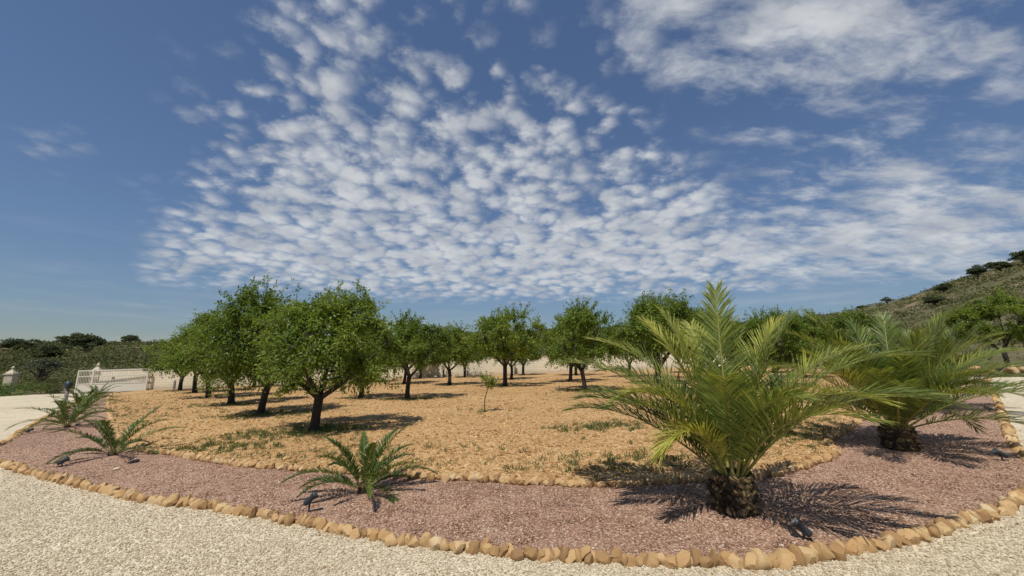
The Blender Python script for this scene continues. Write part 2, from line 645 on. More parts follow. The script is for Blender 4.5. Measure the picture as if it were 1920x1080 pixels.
# ---------------------------------------------------------------- garden surfaces
def smooth_line(pts, step):
    """resample a polyline through Catmull-Rom curves at an even step"""
    P = [Vector((*p, 0)) for p in pts]
    P = [P[0] * 2 - P[1]] + P + [P[-1] * 2 - P[-2]]
    out = []
    for i in range(1, len(P) - 2):
        a, b, c, d = P[i - 1:i + 3]
        n = max(2, int((c - b).length / 0.03))
        for k in range(n):
            t = k / n
            out.append(0.5 * ((2 * b) + (c - a) * t + (2 * a - 5 * b + 4 * c - d) * t * t + (3 * b - a - 3 * c + d) * t ** 3))
    out.append(P[-2])
    res = [out[0]]
    acc = 0
    for p, q in zip(out, out[1:]):
        acc += (q - p).length
        if acc >= step:
            res.append(q)
            acc = 0
    return [(p.x, p.y) for p in res]


OUTER = [(-30.2, 30.0), (-25.6, 24.0), (-20.3, 18.44), (-16.74, 14.6), (-13.5, 11.25), (-11.6, 9.35), (-11.2, 8.6), (-10.6, 8.15), (-9.18, 7.44), (-7.71, 6.69), (-6.46, 6.10), (-4.80, 5.33),
         (-3.43, 4.86), (-2.62, 4.53), (-1.91, 4.24), (-1.28, 3.96), (-0.75, 3.77), (-0.04, 3.56), (0.59, 3.43), (1.19, 3.33), (1.78, 3.28),
         (2.20, 3.30), (2.73, 3.42), (3.25, 3.55), (4.04, 3.82), (4.67, 4.05), (5.26, 4.36), (6.0, 4.75), (6.75, 5.35), (7.5, 6.1), (8.92, 7.35), (10.38, 8.6),
         (13.0, 10.8), (16.5, 13.8), (20.04, 16.9), (22.3, 18.6)]
INNER = [(-28.6, 29.3), (-24.9, 24.9), (-18.5, 18.5), (-12.97, 13.15), (-9.3, 9.7), (-7.66, 8.34), (-6.17, 7.59), (-4.72, 6.81), (-3.60, 6.38), (-2.47, 6.03), (-1.15, 5.65), (-0.07, 5.34),
         (0.91, 5.12), (1.90, 5.14), (2.91, 5.18), (3.84, 5.54), (4.57, 5.95), (5.1, 6.5), (5.5, 7.1), (8.01, 9.2), (12.68, 13.1), (17.68, 17.4), (20.5, 20.0)]
WALL = [(-32.0, 30.98), (-28.2, 31.15), (-12.2, 37.6), (5.0, 41.6), (24.0, 44.5)]


def cdt_sheet(name, poly, step_fn, zfn, mat, kind='structure', npts=4000, seed=1, box=None):
    r = random.Random(seed)
    pts = [Vector(p) for p in poly]
    n = len(pts)
    edges = [(i, (i + 1) % n) for i in range(n)]
    pa = np.array(poly)
    x0, y0 = pa.min(0)
    x1, y1 = pa.max(0)
    if box:
        x0, x1, y0, y1 = box
    # interior points, denser near the camera
    k = 0
    while k < npts:
        x, y = r.uniform(x0, x1), r.uniform(y0, y1)
        if r.random() < step_fn(x, y):
            pts.append(Vector((x, y)))
        k += 1
    vs, es, fs, *_ = geometry.delaunay_2d_cdt(pts, edges, [list(range(n))], 1, 1e-5)
    v = [(p.x, p.y, zfn(p.x, p.y)) for p in vs]
    me = mesh(name, v, fs)
    o = link(name, me, mat, smooth=True)
    # every face upwards
    if len(me.polygons) and sum(p.normal.z for p in me.polygons) < 0:
        me.flip_normals()
    if kind:
        o['kind'] = kind
    return o


outer_line = smooth_line(OUTER, 0.25)
inner_line = smooth_line(INNER, 0.25)
bed_poly = outer_line + [(22.0, 22.0), (20.5, 20.0)] + [(-28.6, 29.3)]
bed_poly = outer_line + [(20.4, 20.2)] + inner_line[::-1][2:-2:6] + [(-28.8, 30.0)]
soil_poly = inner_line + [(23.5, 26.0), (25.5, 44.0)] + [(5.0, 41.3), (-12.2, 37.3), (-28.0, 30.8)]


def bed_z(x, y):
    return gz(x) + 0.035 + 0.018 * noise.noise(Vector((x * 1.3, y * 1.3, 2.0))) + 0.010 * noise.noise(Vector((x * 5, y * 5, 5.0)))


def soil_z(x, y):
    return gz(x) + 0.075 + 0.035 * noise.noise(Vector((x * 0.8, y * 0.8, 7.0))) + 0.022 * noise.noise(Vector((x * 3.2, y * 3.2, 1.0)))


drive_poly = [(-52, -30), (45, -30), (45, 22.5), (30, 20.5), (24, 19.2), (20, 21.0), (0, 25), (-25, 27.5), (-28, 30.6), (-33.2, 30.2), (-36, 30.5), (-46, 33.5), (-52, 34)]
cdt_sheet('gravel_drive', drive_poly, lambda x, y: 1.0, lambda x, y: gz(x) + 0.0, M['gravel'], npts=300, seed=3)
# the bed is the ring between the two stone rows; its inner rim is tucked under the soil
bed_under = outer_line + [(20.6, 20.4), (17.68, 17.9), (12.6, 13.6), (7.9, 9.7), (5.2, 7.3), (3.7, 5.95), (2.5, 5.5), (0.9, 5.45), (-1.15, 6.0), (-3.6, 6.75), (-6.2, 8.0), (-9.3, 10.1), (-12.9, 13.6), (-18.4, 19.0), (-24.8, 25.4), (-28.8, 30.2)]
cdt_sheet('red_gravel_bed', bed_under, lambda x, y: 1.0, bed_z, M['red'], npts=9000, seed=4, box=(-14, 14, 3, 14))
cdt_sheet('orchard_soil', soil_poly, lambda x, y: min(1.0, (9.0 / max(y, 4)) ** 1.6), soil_z, M['soil'], npts=26000, seed=5, box=(-20, 16, 5, 30))


# ---------------------------------------------------------------- loose stones (stuff), instanced with geometry nodes
def scatter_group(name, mat, subdiv=1, lumpy=0.35):
    t = bpy.data.node_groups.new(name, 'GeometryNodeTree')
    t.interface.new_socket('Geometry', in_out='INPUT', socket_type='NodeSocketGeometry')
    t.interface.new_socket('Geometry', in_out='OUTPUT', socket_type='NodeSocketGeometry')
    n, l = t.nodes, t.links
    gi, go = n.new('NodeGroupInput'), n.new('NodeGroupOutput')
    ico = n.new('GeometryNodeMeshIcoSphere')
    ico.inputs['Radius'].default_value = 1.0
    ico.inputs['Subdivisions'].default_value = subdiv
    sp = n.new('GeometryNodeSetPosition')
    nt = n.new('ShaderNodeTexNoise')
    nt.inputs['Scale'].default_value = 1.3
    sub = n.new('ShaderNodeVectorMath')
    sub.operation = 'SUBTRACT'
    sub.inputs[1].default_value = (0.5, 0.5, 0.5)
    scl = n.new('ShaderNodeVectorMath')
    scl.operation = 'SCALE'
    scl.inputs['Scale'].default_value = lumpy * 3
    l.new(nt.outputs['Color'], sub.inputs[0])
    l.new(sub.outputs[0], scl.inputs[0])
    l.new(ico.outputs['Mesh'], sp.inputs['Geometry'])
    l.new(scl.outputs[0], sp.inputs['Offset'])
    sm = n.new('GeometryNodeSetMaterial')
    sm.inputs['Material'].default_value = mat
    l.new(sp.outputs[0], sm.inputs['Geometry'])
    iop = n.new('GeometryNodeInstanceOnPoints')
    l.new(gi.outputs[0], iop.inputs['Points'])
    l.new(sm.outputs[0], iop.inputs['Instance'])
    for nm, sock in (('scl', 'Scale'), ('rot', 'Rotation')):
        a = n.new('GeometryNodeInputNamedAttribute')
        a.data_type = 'FLOAT_VECTOR'
        a.inputs['Name'].default_value = nm
        l.new(a.outputs[0], iop.inputs[sock])
    l.new(iop.outputs[0], go.inputs[0])
    return t


def inside_poly(px, py, poly):
    c = np.zeros(len(px), bool)
    n = len(poly)
    j = n - 1
    for i in range(n):
        xi, yi = poly[i]
        xj, yj = poly[j]
        if yi != yj:
            c ^= ((yi > py) != (yj > py)) & (px < (xj - xi) * (py - yi) / (yj - yi) + xi)
        j = i
    return c


def visible(x, y, margin=1.12):
    """keeps what lies in front of the viewing place, with a margin to the sides for other positions"""
    return (y > 1.5) & (np.abs(x) < y * 1.32 * margin + 0.8)


def pebbles(name, label, cat, mat, xyz, size, flat=0.7, subdiv=1):
    n = len(xyz)
    me = bpy.data.meshes.new(name)
    me.vertices.add(n)
    me.vertices.foreach_set('co', np.asarray(xyz, np.float32).ravel())
    s = np.asarray(size)[:, None] * rng.uniform(0.7, 1.3, (n, 3))
    s[:, 2] *= flat
    a = me.attributes.new('scl', 'FLOAT_VECTOR', 'POINT')
    a.data.foreach_set('vector', s.astype(np.float32).ravel())
    rt = rng.uniform(-0.5, 0.5, (n, 3))
    rt[:, 2] = rng.uniform(0, 6.28, n)
    b = me.attributes.new('rot', 'FLOAT_VECTOR', 'POINT')
    b.data.foreach_set('vector', rt.astype(np.float32).ravel())
    o = link(name, me)
    md = o.modifiers.new('scatter', 'NODES')
    md.node_group = scatter_group(name + '_nodes', mat, subdiv)
    o['kind'] = 'stuff'
    tag(o, label, cat)
    return o


def near_points(n, x0, x1, y0, y1, fall, power):
    """random points whose density falls with distance from the viewing place"""
    x = rng.uniform(x0, x1, n)
    y = rng.uniform(y0, y1, n)
    d = np.hypot(x, y)
    keep = rng.random(n) < np.minimum(1, (fall / d) ** power)
    keep &= visible(x, y)
    return x[keep], y[keep]


bedP = [tuple(p) for p in bed_under]
outer_closed = outer_line + [(20, 30), (-20, 30)]
x, y = near_points(430000, -12, 9, 2.4, 10, 4.5, 1.8)
k = ~inside_poly(x, y, outer_closed)
x, y = x[k], y[k]
pebbles('gravel_pebbles', 'loose cream pebbles covering the pale driveway', 'gravel', M['pebble'],
        np.stack([x, y, SLOPE * x + 0.003], -1), rng.uniform(0.005, 0.0115, len(x)), 0.75)
x, y = near_points(420000, -13, 11, 3.2, 13, 4.8, 2.0)
k = inside_poly(x, y, outer_closed) & ~inside_poly(x, y, soil_poly)
x, y = x[k], y[k]
z = np.array([bed_z(a, b) for a, b in zip(x, y)])
pebbles('red_gravel_chips', 'loose dark red gravel chips covering the planted bed', 'gravel', M['redchip'],
        np.stack([x, y, z + 0.002], -1), rng.uniform(0.005, 0.0115, len(x)), 0.75)
x, y = near_points(330000, -24, 20, 5, 32, 6.5, 2.0)
k = inside_poly(x, y, soil_poly)
x, y = x[k], y[k]
z = np.array([soil_z(a, b) for a, b in zip(x, y)])
sz = 0.008 + 0.030 * rng.random(len(x)) ** 4 + 0.0005 * np.hypot(x, y)
pebbles('soil_clods', 'loose ochre stones and clods over the tilled orchard soil', 'soil', M['clod'],
        np.stack([x, y, z + 0.002], -1), sz, 0.7)


# chips and pebbles that have strayed over the edging
def stray(name, label, mat, into_bed, n, lo, hi):
    P_ = np.array(outer_line)
    P_ = P_[(np.abs(P_[:, 0]) < 10) & (P_[:, 1] < 9)]
    q = P_[rng.integers(0, len(P_), n)] + rng.normal(0, 0.06, (n, 2))
    off = np.abs(rng.normal(0, 0.28, n)) + 0.05
    q[:, 1] += off if into_bed else -off
    z = np.array([bed_z(a, b) if into_bed else gz(a) for a, b in q])
    pebbles(name, label, 'gravel', mat, np.stack([q[:, 0], q[:, 1], z + 0.006], -1), rng.uniform(lo, hi, n), 0.75)


stray('stray_pebbles', 'cream pebbles strayed over the edging onto the red gravel', M['pebble'], True, 420, 0.005, 0.011)
stray('stray_chips', 'red chips and ochre crumbs strayed over the edging onto the driveway', M['clod'], False, 380, 0.004, 0.011)


# ---------------------------------------------------------------- stone edgings
def stone_mesh(name, seed, cuts=13, sub=3):
    import bmesh
    bm = bmesh.new()
    bmesh.ops.create_icosphere(bm, subdivisions=sub, radius=1.0)
    r = random.Random(seed)
    off = Vector((r.uniform(0, 50), r.uniform(0, 50), r.uniform(0, 50)))
    planes = []
    for _ in range(cuts):
        d = Vector((r.gauss(0, 1), r.gauss(0, 1), r.gauss(0, 1))).normalized()
        planes.append((d, r.uniform(0.50, 0.86)))
    for v in bm.verts:
        p = v.co.copy()
        for d, h in planes:
            e = p.dot(d) - h
            if e > 0:
                p -= d * e * 0.96
        p += v.co * (0.10 * noise.noise(v.co * 1.8 + off) + 0.05 * noise.noise(v.co * 5 + off))
        v.co = p
    me = bpy.data.meshes.new(name)
    bm.to_mesh(me)
    bm.free()
    me.polygons.foreach_set('use_smooth', [True] * len(me.polygons))
    me.set_sharp_from_angle(angle=R(33))
    me.materials.append(M['edge'])
    return me


STONES = [stone_mesh('stone', 100 + i, sub=3 if i < 8 else 2) for i in range(12)]


def edging(name, label, line, zfn, width, height, seed, first, lean=0.3):
    r = random.Random(seed)
    root = empty(name, (line[0][0], line[0][1], gz(line[0][0])))
    tag(root, label, 'edging')
    pts = [Vector((*p, 0)) for p in line]
    spots = []
    i, acc, nxt = 0, 0.0, 0.0
    for p, q in zip(pts, pts[1:]):
        L = (q - p).length
        while nxt <= acc + L:
            t = (nxt - acc) / L
            c = p.lerp(q, t)
            d = (q - p).normalized()
            dist = c.length
            w = r.uniform(*width) * (1.0 if dist < 12 else 1.25)
            spots.append((c, d, w))
            nxt += w * 0.74
        acc += L
    spots.sort(key=lambda s: s[0].length / s[2] if visible(np.array([s[0].x]), np.array([s[0].y]), 1.0)[0] else 1e6)
    rest_v, rest_f = [], []
    nb = 0
    inv = root.matrix_world.inverted() if False else Matrix.Translation(-Vector(root.location))
    for n, (c, d, w) in enumerate(spots):
        h = r.uniform(*height)
        dep = r.uniform(0.8, 1.25) * 0.5 * (w + h) * 0.5 * 1.05
        side = Vector((-d.y, d.x, 0))
        pos = Vector((c.x, c.y, 0)) + side * r.uniform(-0.035, 0.035)
        pos.z = zfn(c.x, c.y) + h * r.uniform(0.18, 0.34)
        rot = Matrix((d, side, Vector((0, 0, 1)))).transposed().to_4x4()
        tilt = Matrix.Rotation(r.gauss(lean, 0.34), 4, 'Y') @ Matrix.Rotation(r.uniform(-0.5, 0.25), 4, 'X') @ Matrix.Rotation(r.uniform(-0.4, 0.4), 4, 'Z')
        spin = Matrix.Diagonal((w * 0.68, dep * 1.1, h * 0.68, 1)) @ Matrix.Rotation(r.uniform(-0.5, 0.5), 4, 'Y')
        pre = Matrix.Rotation(r.choice((0, math.pi)), 4, 'Z')
        mw = Matrix.Translation(pos) @ rot @ tilt @ spin @ pre
        me = STONES[r.randrange(8)] if n < 300 else STONES[8 + r.randrange(4)]
        if n < 300:
            o = bpy.data.objects.new('stone', me)
            col.objects.link(o)
            o.parent = root
            o.matrix_local = inv @ mw
        else:
            mm = inv @ mw
            co = np.array([mm @ v.co for v in me.vertices])
            fa = np.array([p.vertices[:] for p in me.polygons])
            rest_v.append(co)
            rest_f.append(fa + nb)
            nb += len(co)
    if rest_v:
        me = mesh_poly('edging_stones', np.vstack(rest_v), np.vstack(rest_f))
        o = link('edging_stones', me, M['edge_rest'], root, smooth=True)
        o['kind'] = 'stuff'
    return root


M['edge_rest'] = gravel_mat('ochre_stone_row', EDGE, 7, (0.9, 0.86, 0.8), 0.5, 0.02)
edging('stone_edging', 'row of upright ochre stones along the cream gravel driveway round the red bed', outer_line, gz, (0.05, 0.135), (0.075, 0.14), 21, 0)
edging('stone_edging', 'row of small ochre stones between the red gravel bed and the orchard soil', inner_line, lambda x, y: gz(x) + 0.045, (0.055, 0.115), (0.065, 0.115), 22, 1)


# ---------------------------------------------------------------- almond trees
def unit(v):
    return v / (np.linalg.norm(v, axis=-1, keepdims=True) + 1e-9)


def leaf_quads(p, d, nrm, L, W, rg):
    """kite leaves: p base, d direction, nrm rough normal"""
    s = unit(np.cross(d, nrm))
    n2 = unit(np.cross(s, d))
    m = p + d * (L * 0.45)[:, None] - n2 * (L * 0.06)[:, None]
    tip = p + d * L[:, None] - n2 * (L * 0.16)[:, None]
    a = m + s * W[:, None] + n2 * (W * 0.5)[:, None]
    b = m - s * W[:, None] + n2 * (W * 0.5)[:, None]
    v = np.stack([p, a, tip, b], 1).reshape(-1, 3)
    f = np.arange(len(p) * 4).reshape(-1, 4)
    return v, f


def bezier(a, b, c, n):
    t = np.linspace(0, 1, n)[:, None]
    return (1 - t) ** 2 * a + 2 * t * (1 - t) * b + t * t * c


def tree_meshes(seed, rx=1.6, ry=1.6, z0=0.85, z1=3.2, cx=0.0, cy=0.0, fork=0.75, trunk_r=0.12, limbs=4, twigs=300, leaves=42, lean=(0.05, 0.0),
                shoots=8, leaf=0.075, limb_dirs=None, lobes=9, lobe_amp=0.38, hang=14):
    rg = np.random.default_rng(seed)
    C = np.array([cx, cy, (z0 + z1) / 2 + 0.1])
    rz = (z1 - z0) / 2
    base = np.array([0, 0, -0.06])
    fk = np.array([lean[0], lean[1], fork])
    wood = MB()
    tp = bezier(base, np.array([lean[0] * 0.2 + rg.normal(0, 0.03), rg.normal(0, 0.03), fork * 0.5]), fk, 6)
    wood.tube(tp, [trunk_r * k for k in (1.45, 1.08, 0.97, 0.93, 0.95, 0.98)], 9)
    nodes = []
    ang0 = rg.uniform(0, 6.28)
    for i in range(limbs):
        if limb_dirs:
            az, el = limb_dirs[i]
        else:
            az, el = ang0 + i * 6.28 / limbs + rg.normal(0, 0.25), rg.uniform(0.7, 1.05)
        d = np.array([math.cos(az) * math.cos(el), math.sin(az) * math.cos(el), math.sin(el)])
        ln = rg.uniform(0.8, 1.0) * (rx + rz) * 0.62
        end = fk + d * ln + np.array([0, 0, 0.1])
        midp = fk + d * ln * 0.5 + rg.normal(0, 0.08, 3) - np.array([0, 0, 0.06])
        pts = bezier(fk - np.array([0, 0, 0.05]), midp, end, 8)
        r0 = trunk_r * rg.uniform(0.55, 0.75)
        wood.tube(pts, [r0 * (1 - 0.085 * k) for k in range(8)], 7)
        for k in range(2, 8):
            nodes.append((pts[k], r0 * (1 - 0.085 * k)))
    lob = unit(rg.normal(0, 1, (lobes, 3)))
    lamp = rg.uniform(-0.6, 1.0, lobes) * lobe_amp

    def radius(dirs):
        b = 1.0 / np.sqrt((dirs[:, 0] / rx) ** 2 + (dirs[:, 1] / ry) ** 2 + (dirs[:, 2] / rz) ** 2)
        e = np.exp(6.0 * (dirs @ lob.T - 1.0)) @ lamp
        return b * np.clip(1 + e, 0.6, 1.4)
    # secondary branches
    nd = np.array([p for p, _ in nodes])
    sec = []
    for i in range(26):
        d = unit(rg.normal(0, 1, 3))
        d[2] = d[2] * 0.8 + 0.15
        d = unit(d)
        e = C + d * radius(d[None])[0] * rg.uniform(0.6, 0.8)
        j = np.argmin(np.linalg.norm(nd - e, axis=1) + 0.25 * np.maximum(0, nd[:, 2] - e[2]))
        s = nd[j]
        pts = bezier(s, (s + e) / 2 + np.array([0, 0, 0.12]) + rg.normal(0, 0.06, 3), e, 6)
        r0 = min(nodes[j][1] * 0.6, 0.028)
        wood.tube(pts, [r0 * (1 - 0.13 * k) for k in range(6)], 5)
        sec += [pts[k] for k in range(2, 6)]
    sec = np.array(sec)
    LV, LF, LT = [], [], []
    off = 0
    nC = 95
    cd = unit(rg.normal(0, 1, (nC, 3)))
    cd[:, 2] = np.where(cd[:, 2] < -0.7, -0.3, cd[:, 2])
    cd = unit(cd)
    clump = C + cd * (radius(cd) * rg.uniform(0.30, 0.95, nC) ** 0.5)[:, None]
    ctint = rg.normal(0, 0.10, nC)
    for i in range(twigs + shoots + hang):
        d = unit(rg.normal(0, 1, 3))
        nl = leaves
        if i < twigs:
            if d[2] < -0.75:
                d[2] = -0.4
                d = unit(d)
            ci = rg.integers(0, nC)
            e = clump[ci] + rg.normal(0, 0.17, 3) * np.array([1, 1, 0.75])
            sag = 0.02
        elif i < twigs + shoots:            # upright shoots above the crown
            d[2] = abs(d[2]) + 1.1
            d = unit(d)
            e = C + d * radius(d[None])[0] * 1.0
            e = e + np.array([rg.normal(0, 0.05), rg.normal(0, 0.05), rg.uniform(0.15, 0.42)])
            sag = 0.0
            nl = int(leaves * 0.8)
        else:                               # drooping twigs below the skirt
            a = rg.uniform(0, 6.28)
            e = C + np.array([math.cos(a) * rx * rg.uniform(0.3, 0.9), math.sin(a) * ry * rg.uniform(0.3, 0.9), -rz * rg.uniform(0.75, 1.12)])
            sag = 0.05
        j = np.argmin(np.linalg.norm(sec - e, axis=1))
        s = sec[j]
        vec = e - s
        ln = np.linalg.norm(vec)
        if ln > 0.9:
            s = e - vec / ln * 0.9
        pts = bezier(s, (s + e) / 2 + np.array([0, 0, 0.08]) + rg.normal(0, 0.04, 3), e - np.array([0, 0, sag]), 4)
        wood.tube(pts, [0.009, 0.007, 0.005, 0.003], 3)
        t = rg.uniform(0.15, 1.03, nl)
        tt = t[:, None]
        q = (1 - tt) ** 2 * pts[0] + 2 * tt * (1 - tt) * (2 * pts[1] - 0.5 * pts[0] - 0.5 * pts[2]) + tt * tt * pts[3]
        if i >= twigs and i < twigs + shoots:
            q = q + rg.normal(0, 0.022, (nl, 3))
        else:
            q = q + rg.normal(0, 0.05, (nl, 3))
        tw = unit((pts[3] - pts[1])[None])
        dd = unit(tw * 0.5 + rg.normal(0, 0.75, (nl, 3)) + np.array([0, 0, -0.25]))
        nn = unit(rg.normal(0, 0.6, (nl, 3)) + np.array([0, 0, 0.9]))
        L = rg.uniform(0.7, 1.25, nl) * leaf
        v, f = leaf_quads(q, dd, nn, L, L * rg.uniform(0.18, 0.25, nl), rg)
        LV.append(v)
        LF.append(f + off)
        off += len(v)
        LT.append(np.repeat(np.clip(rg.normal(0.48, 0.16, nl) + (ctint[ci] if i < twigs else 0.08), 0, 1), 4))
    crown = mesh_poly('crown', np.vstack(LV), np.vstack(LF), np.concatenate(LT))
    crown.materials.append(M['almond'])
    trunk = wood.mesh('trunk')
    trunk.materials.append(M['bark'])
    trunk.polygons.foreach_set('use_smooth', [True] * len(trunk.polygons))
    return trunk, crown


def tree(name, label, cat, meshes, x, y, rz=0.0, s=1.0, group=None, zfn=None, sz=None):
    z = zfn(x, y) if zfn else gz(x) + 0.06
    root = empty(name, (x, y, z), rz, s)
    if sz:
        w_ = 1.0 + 0.11 * math.sin(3.1 * x + 1.7 * y)
        root.scale = (s * w_, s / w_, s * sz)
    tag(root, label, cat, group)
    link('trunk', meshes[0], None, root)
    link('crown', meshes[1], None, root)
    return root


V_main = tree_meshes(1, rx=1.85, ry=1.7, z0=0.88, z1=3.1, cx=0.32, cy=0.1, fork=0.80, trunk_r=0.10, limbs=4, twigs=720, leaves=46, lean=(0.06, 0.0), shoots=16,
                     limb_dirs=[(0.1, 0.72), (2.9, 0.55), (1.7, 0.9), (4.4, 0.95)], hang=34, leaf=0.085)
V_a = tree_meshes(2, rx=1.6, ry=1.65, z0=0.65, z1=3.35, fork=0.75, twigs=640, leaves=42, lean=(0.1, 0.05), trunk_r=0.095, shoots=18, hang=50, leaf=0.088)
V_b = tree_meshes(3, rx=1.65, ry=1.6, z0=1.0, z1=3.1, fork=0.85, twigs=480, leaves=38, limbs=3, trunk_r=0.095, shoots=10, leaf=0.10)
V_c = tree_meshes(4, rx=1.6, ry=1.75, z0=1.15, z1=3.3, fork=0.95, twigs=480, leaves=38, limbs=3, trunk_r=0.09, shoots=12, leaf=0.10, hang=12)
V_d = tree_meshes(5, rx=1.8, ry=1.75, z0=0.8, z1=3.2, fork=0.8, twigs=520, leaves=38, limbs=4, trunk_r=0.10, shoots=26, leaf=0.10, lean=(-0.12, 0.05))
V_e = tree_meshes(6, rx=1.75, ry=1.65, z0=0.9, z1=3.0, fork=0.8, twigs=440, leaves=38, limbs=4, trunk_r=0.095, shoots=8, leaf=0.10, hang=10)
GR = 'almond trees of the orchard'
TREES = [
    # x, y, variant, rz, scale, z-stretch, label
    (-4.63, 9.53, V_main, 0.0, 1.00, 1.00, 'broad leafy almond tree with dark forked trunk standing behind the low edging'),
    (-8.10, 13.05, V_a, 0.4, 1.16, 1.00, 'dense almond tree with foliage hanging low beside the broadest orchard tree'),
    (-11.72, 16.83, V_a, 2.6, 1.20, 0.98, 'tall leafy almond tree with dark trunk leaning over in the diagonal orchard row'),
    (-15.99, 21.20, V_d, 1.1, 1.27, 0.98, 'almond tree with upright shoots on top and dark trunk in the diagonal row'),
    (-20.2, 25.6, V_b, 4.0, 1.35, 0.94, 'leafy almond tree in the diagonal row towards the white gate'),
    (-23.9, 28.9, V_e, 2.0, 1.35, 0.90, 'almond tree closest to the white gate at the end of its row'),
    (-19.5, 30.3, V_c, 1.0, 1.29, 0.94, 'almond tree second from the sliding gate, close to the pale wall'),
    (-13.0, 25.4, V_e, 0.3, 1.23, 0.94, 'almond tree showing through the gap behind the diagonal row'),
    (-6.75, 17.90, V_b, 1.2, 1.00, 1.00, 'almond tree half hidden behind the broadest orchard tree'),
    (-4.37, 16.77, V_c, 0.2, 1.00, 0.97, 'almond tree with slim straight trunk and a patch of weeds at its foot'),
    (-11.3, 32.6, V_e, 5.0, 1.17, 0.94, 'almond tree near the wall, seen under the broadest tree'),
    (-7.65, 28.3, V_d, 3.0, 1.17, 0.99, 'almond tree directly behind the slim straight trunked tree'),
    (-4.02, 25.59, V_b, 2.1, 1.19, 0.92, 'almond tree with wide open fork in front of the white wall'),
    (-8.3, 36.2, V_c, 2.2, 1.23, 0.94, 'almond tree with its foot against the wall beside the short brown post'),
    (-4.3, 36.4, V_e, 3.3, 1.23, 0.94, 'almond tree with its foot against the wall beside a taller brown post'),
    (-0.39, 22.66, V_c, 4.6, 1.31, 0.94, 'almond tree with three spreading limbs rising from a short trunk'),
    (-0.08, 30.25, V_b, 0.9, 1.17, 0.94, 'almond tree standing just behind the tree with three spreading limbs'),
    (1.09, 37.5, V_e, 1.6, 1.23, 0.94, 'almond tree against the wall beyond the tree with three limbs'),
    (3.64, 25.07, V_d, 2.4, 1.17, 0.99, 'almond tree with slim trunk behind the bent trunked tree'),
    (3.35, 18.41, V_d, 0.2, 1.05, 1.12, 'almond tree with bent trunk and tall shoots behind the big palm'),
    (5.9, 15.9, V_b, 2.7, 1.12, 1.0, 'almond tree right behind the crown of the largest palm'),
    (5.37, 33.5, V_c, 3.9, 1.23, 0.94, 'almond tree against the wall where it disappears behind the palm'),
    (7.6, 21.0, V_d, 2.8, 1.10, 1.20, 'almond tree with a tall crooked top rising behind the big palm'),
    (8.4, 28.5, V_b, 5.5, 1.23, 0.94, 'almond tree behind the crooked topped tree'),
    (11.8, 17.8, V_a, 3.7, 0.95, 0.98, 'low leafy almond tree between the two biggest palms'),
    (12.2, 24.5, V_e, 0.8, 1.35, 0.94, 'almond tree behind the low leafy tree between the palms'),
    (16.5, 22.5, V_a, 1.9, 1.08, 0.95, 'almond tree seen over the fronds of the second palm'),
    (18.5, 28.0, V_d, 4.2, 1.29, 0.94, 'almond tree far behind the second palm towards the hill'),
    (14.5, 31.5, V_c, 2.9, 1.29, 0.94, 'almond tree at the back of the orchard between the two palms'),
    (20.8, 24.0, V_b, 1.4, 1.15, 0.95, 'almond tree at the orchard corner above the hidden palm'),
    (29.0, 23.2, V_c, 2.5, 1.35, 0.94, 'almond tree with leaning trunk beyond the far end of the driveway'),
]
for (x, y, v, rz, s, szz, lab) in TREES:
    tree('almond_tree', lab or 'leafy green almond tree standing deep in the orchard before the white wall', 'tree', v, x, y, rz, s, GR, soil_z if 'driveway' not in lab else lambda a, b: float(terrain_z(a, b)) - 0.03, szz)


# sapling
def build_sapling():
    rg = np.random.default_rng(31)
    root = empty('almond_sapling', (-0.78, 11.92, soil_z(-0.78, 11.92) - 0.02))
    tag(root, 'thin bent almond sapling with a small leafy tuft on bare soil', 'sapling')
    w = MB()
    stem = [(0, 0, -0.04), (-0.03, 0, 0.2), (-0.02, 0, 0.42), (0.05, 0, 0.66), (0.08, 0, 0.8)]
    w.tube(stem, [0.02, 0.016, 0.014, 0.012, 0.010], 6)
    V, F, T = [], [], []
    off = 0
    for i in range(16):
        a = rg.uniform(0, 6.28)
        r = rg.uniform(0.08, 0.32)
        s = np.array([0.06, 0, rg.uniform(0.66, 0.82)])
        e = s + np.array([math.cos(a) * r + 0.05, math.sin(a) * r, rg.uniform(0.1, 0.34)])
        pts = bezier(s, (s + e) / 2 + np.array([0, 0, -0.02]), e, 4)
        w.tube(pts, [0.006, 0.005, 0.004, 0.003], 3)
        n = 34
        t = rg.uniform(0.3, 1.05, n)[:, None]
        q = s + (e - s) * t + rg.normal(0, 0.025, (n, 3))
        dd = unit((e - s)[None] * 1.2 + rg.normal(0, 0.6, (n, 3)))
        nn = unit(rg.normal(0, 0.6, (n, 3)) + np.array([0, 0, 0.8]))
        L = rg.uniform(0.05, 0.085, n)
        v, f = leaf_quads(q, dd, nn, L, L * 0.2, rg)
        V.append(v)
        F.append(f + off)
        off += len(v)
        T.append(np.repeat(np.clip(rg.normal(0.45, 0.18, n), 0, 1), 4))
    w.build('trunk', M['bark'], root, True)
    link('crown', mesh_poly('crown', np.vstack(V), np.vstack(F), np.concatenate(T)), M['almond'], root)


build_sapling()


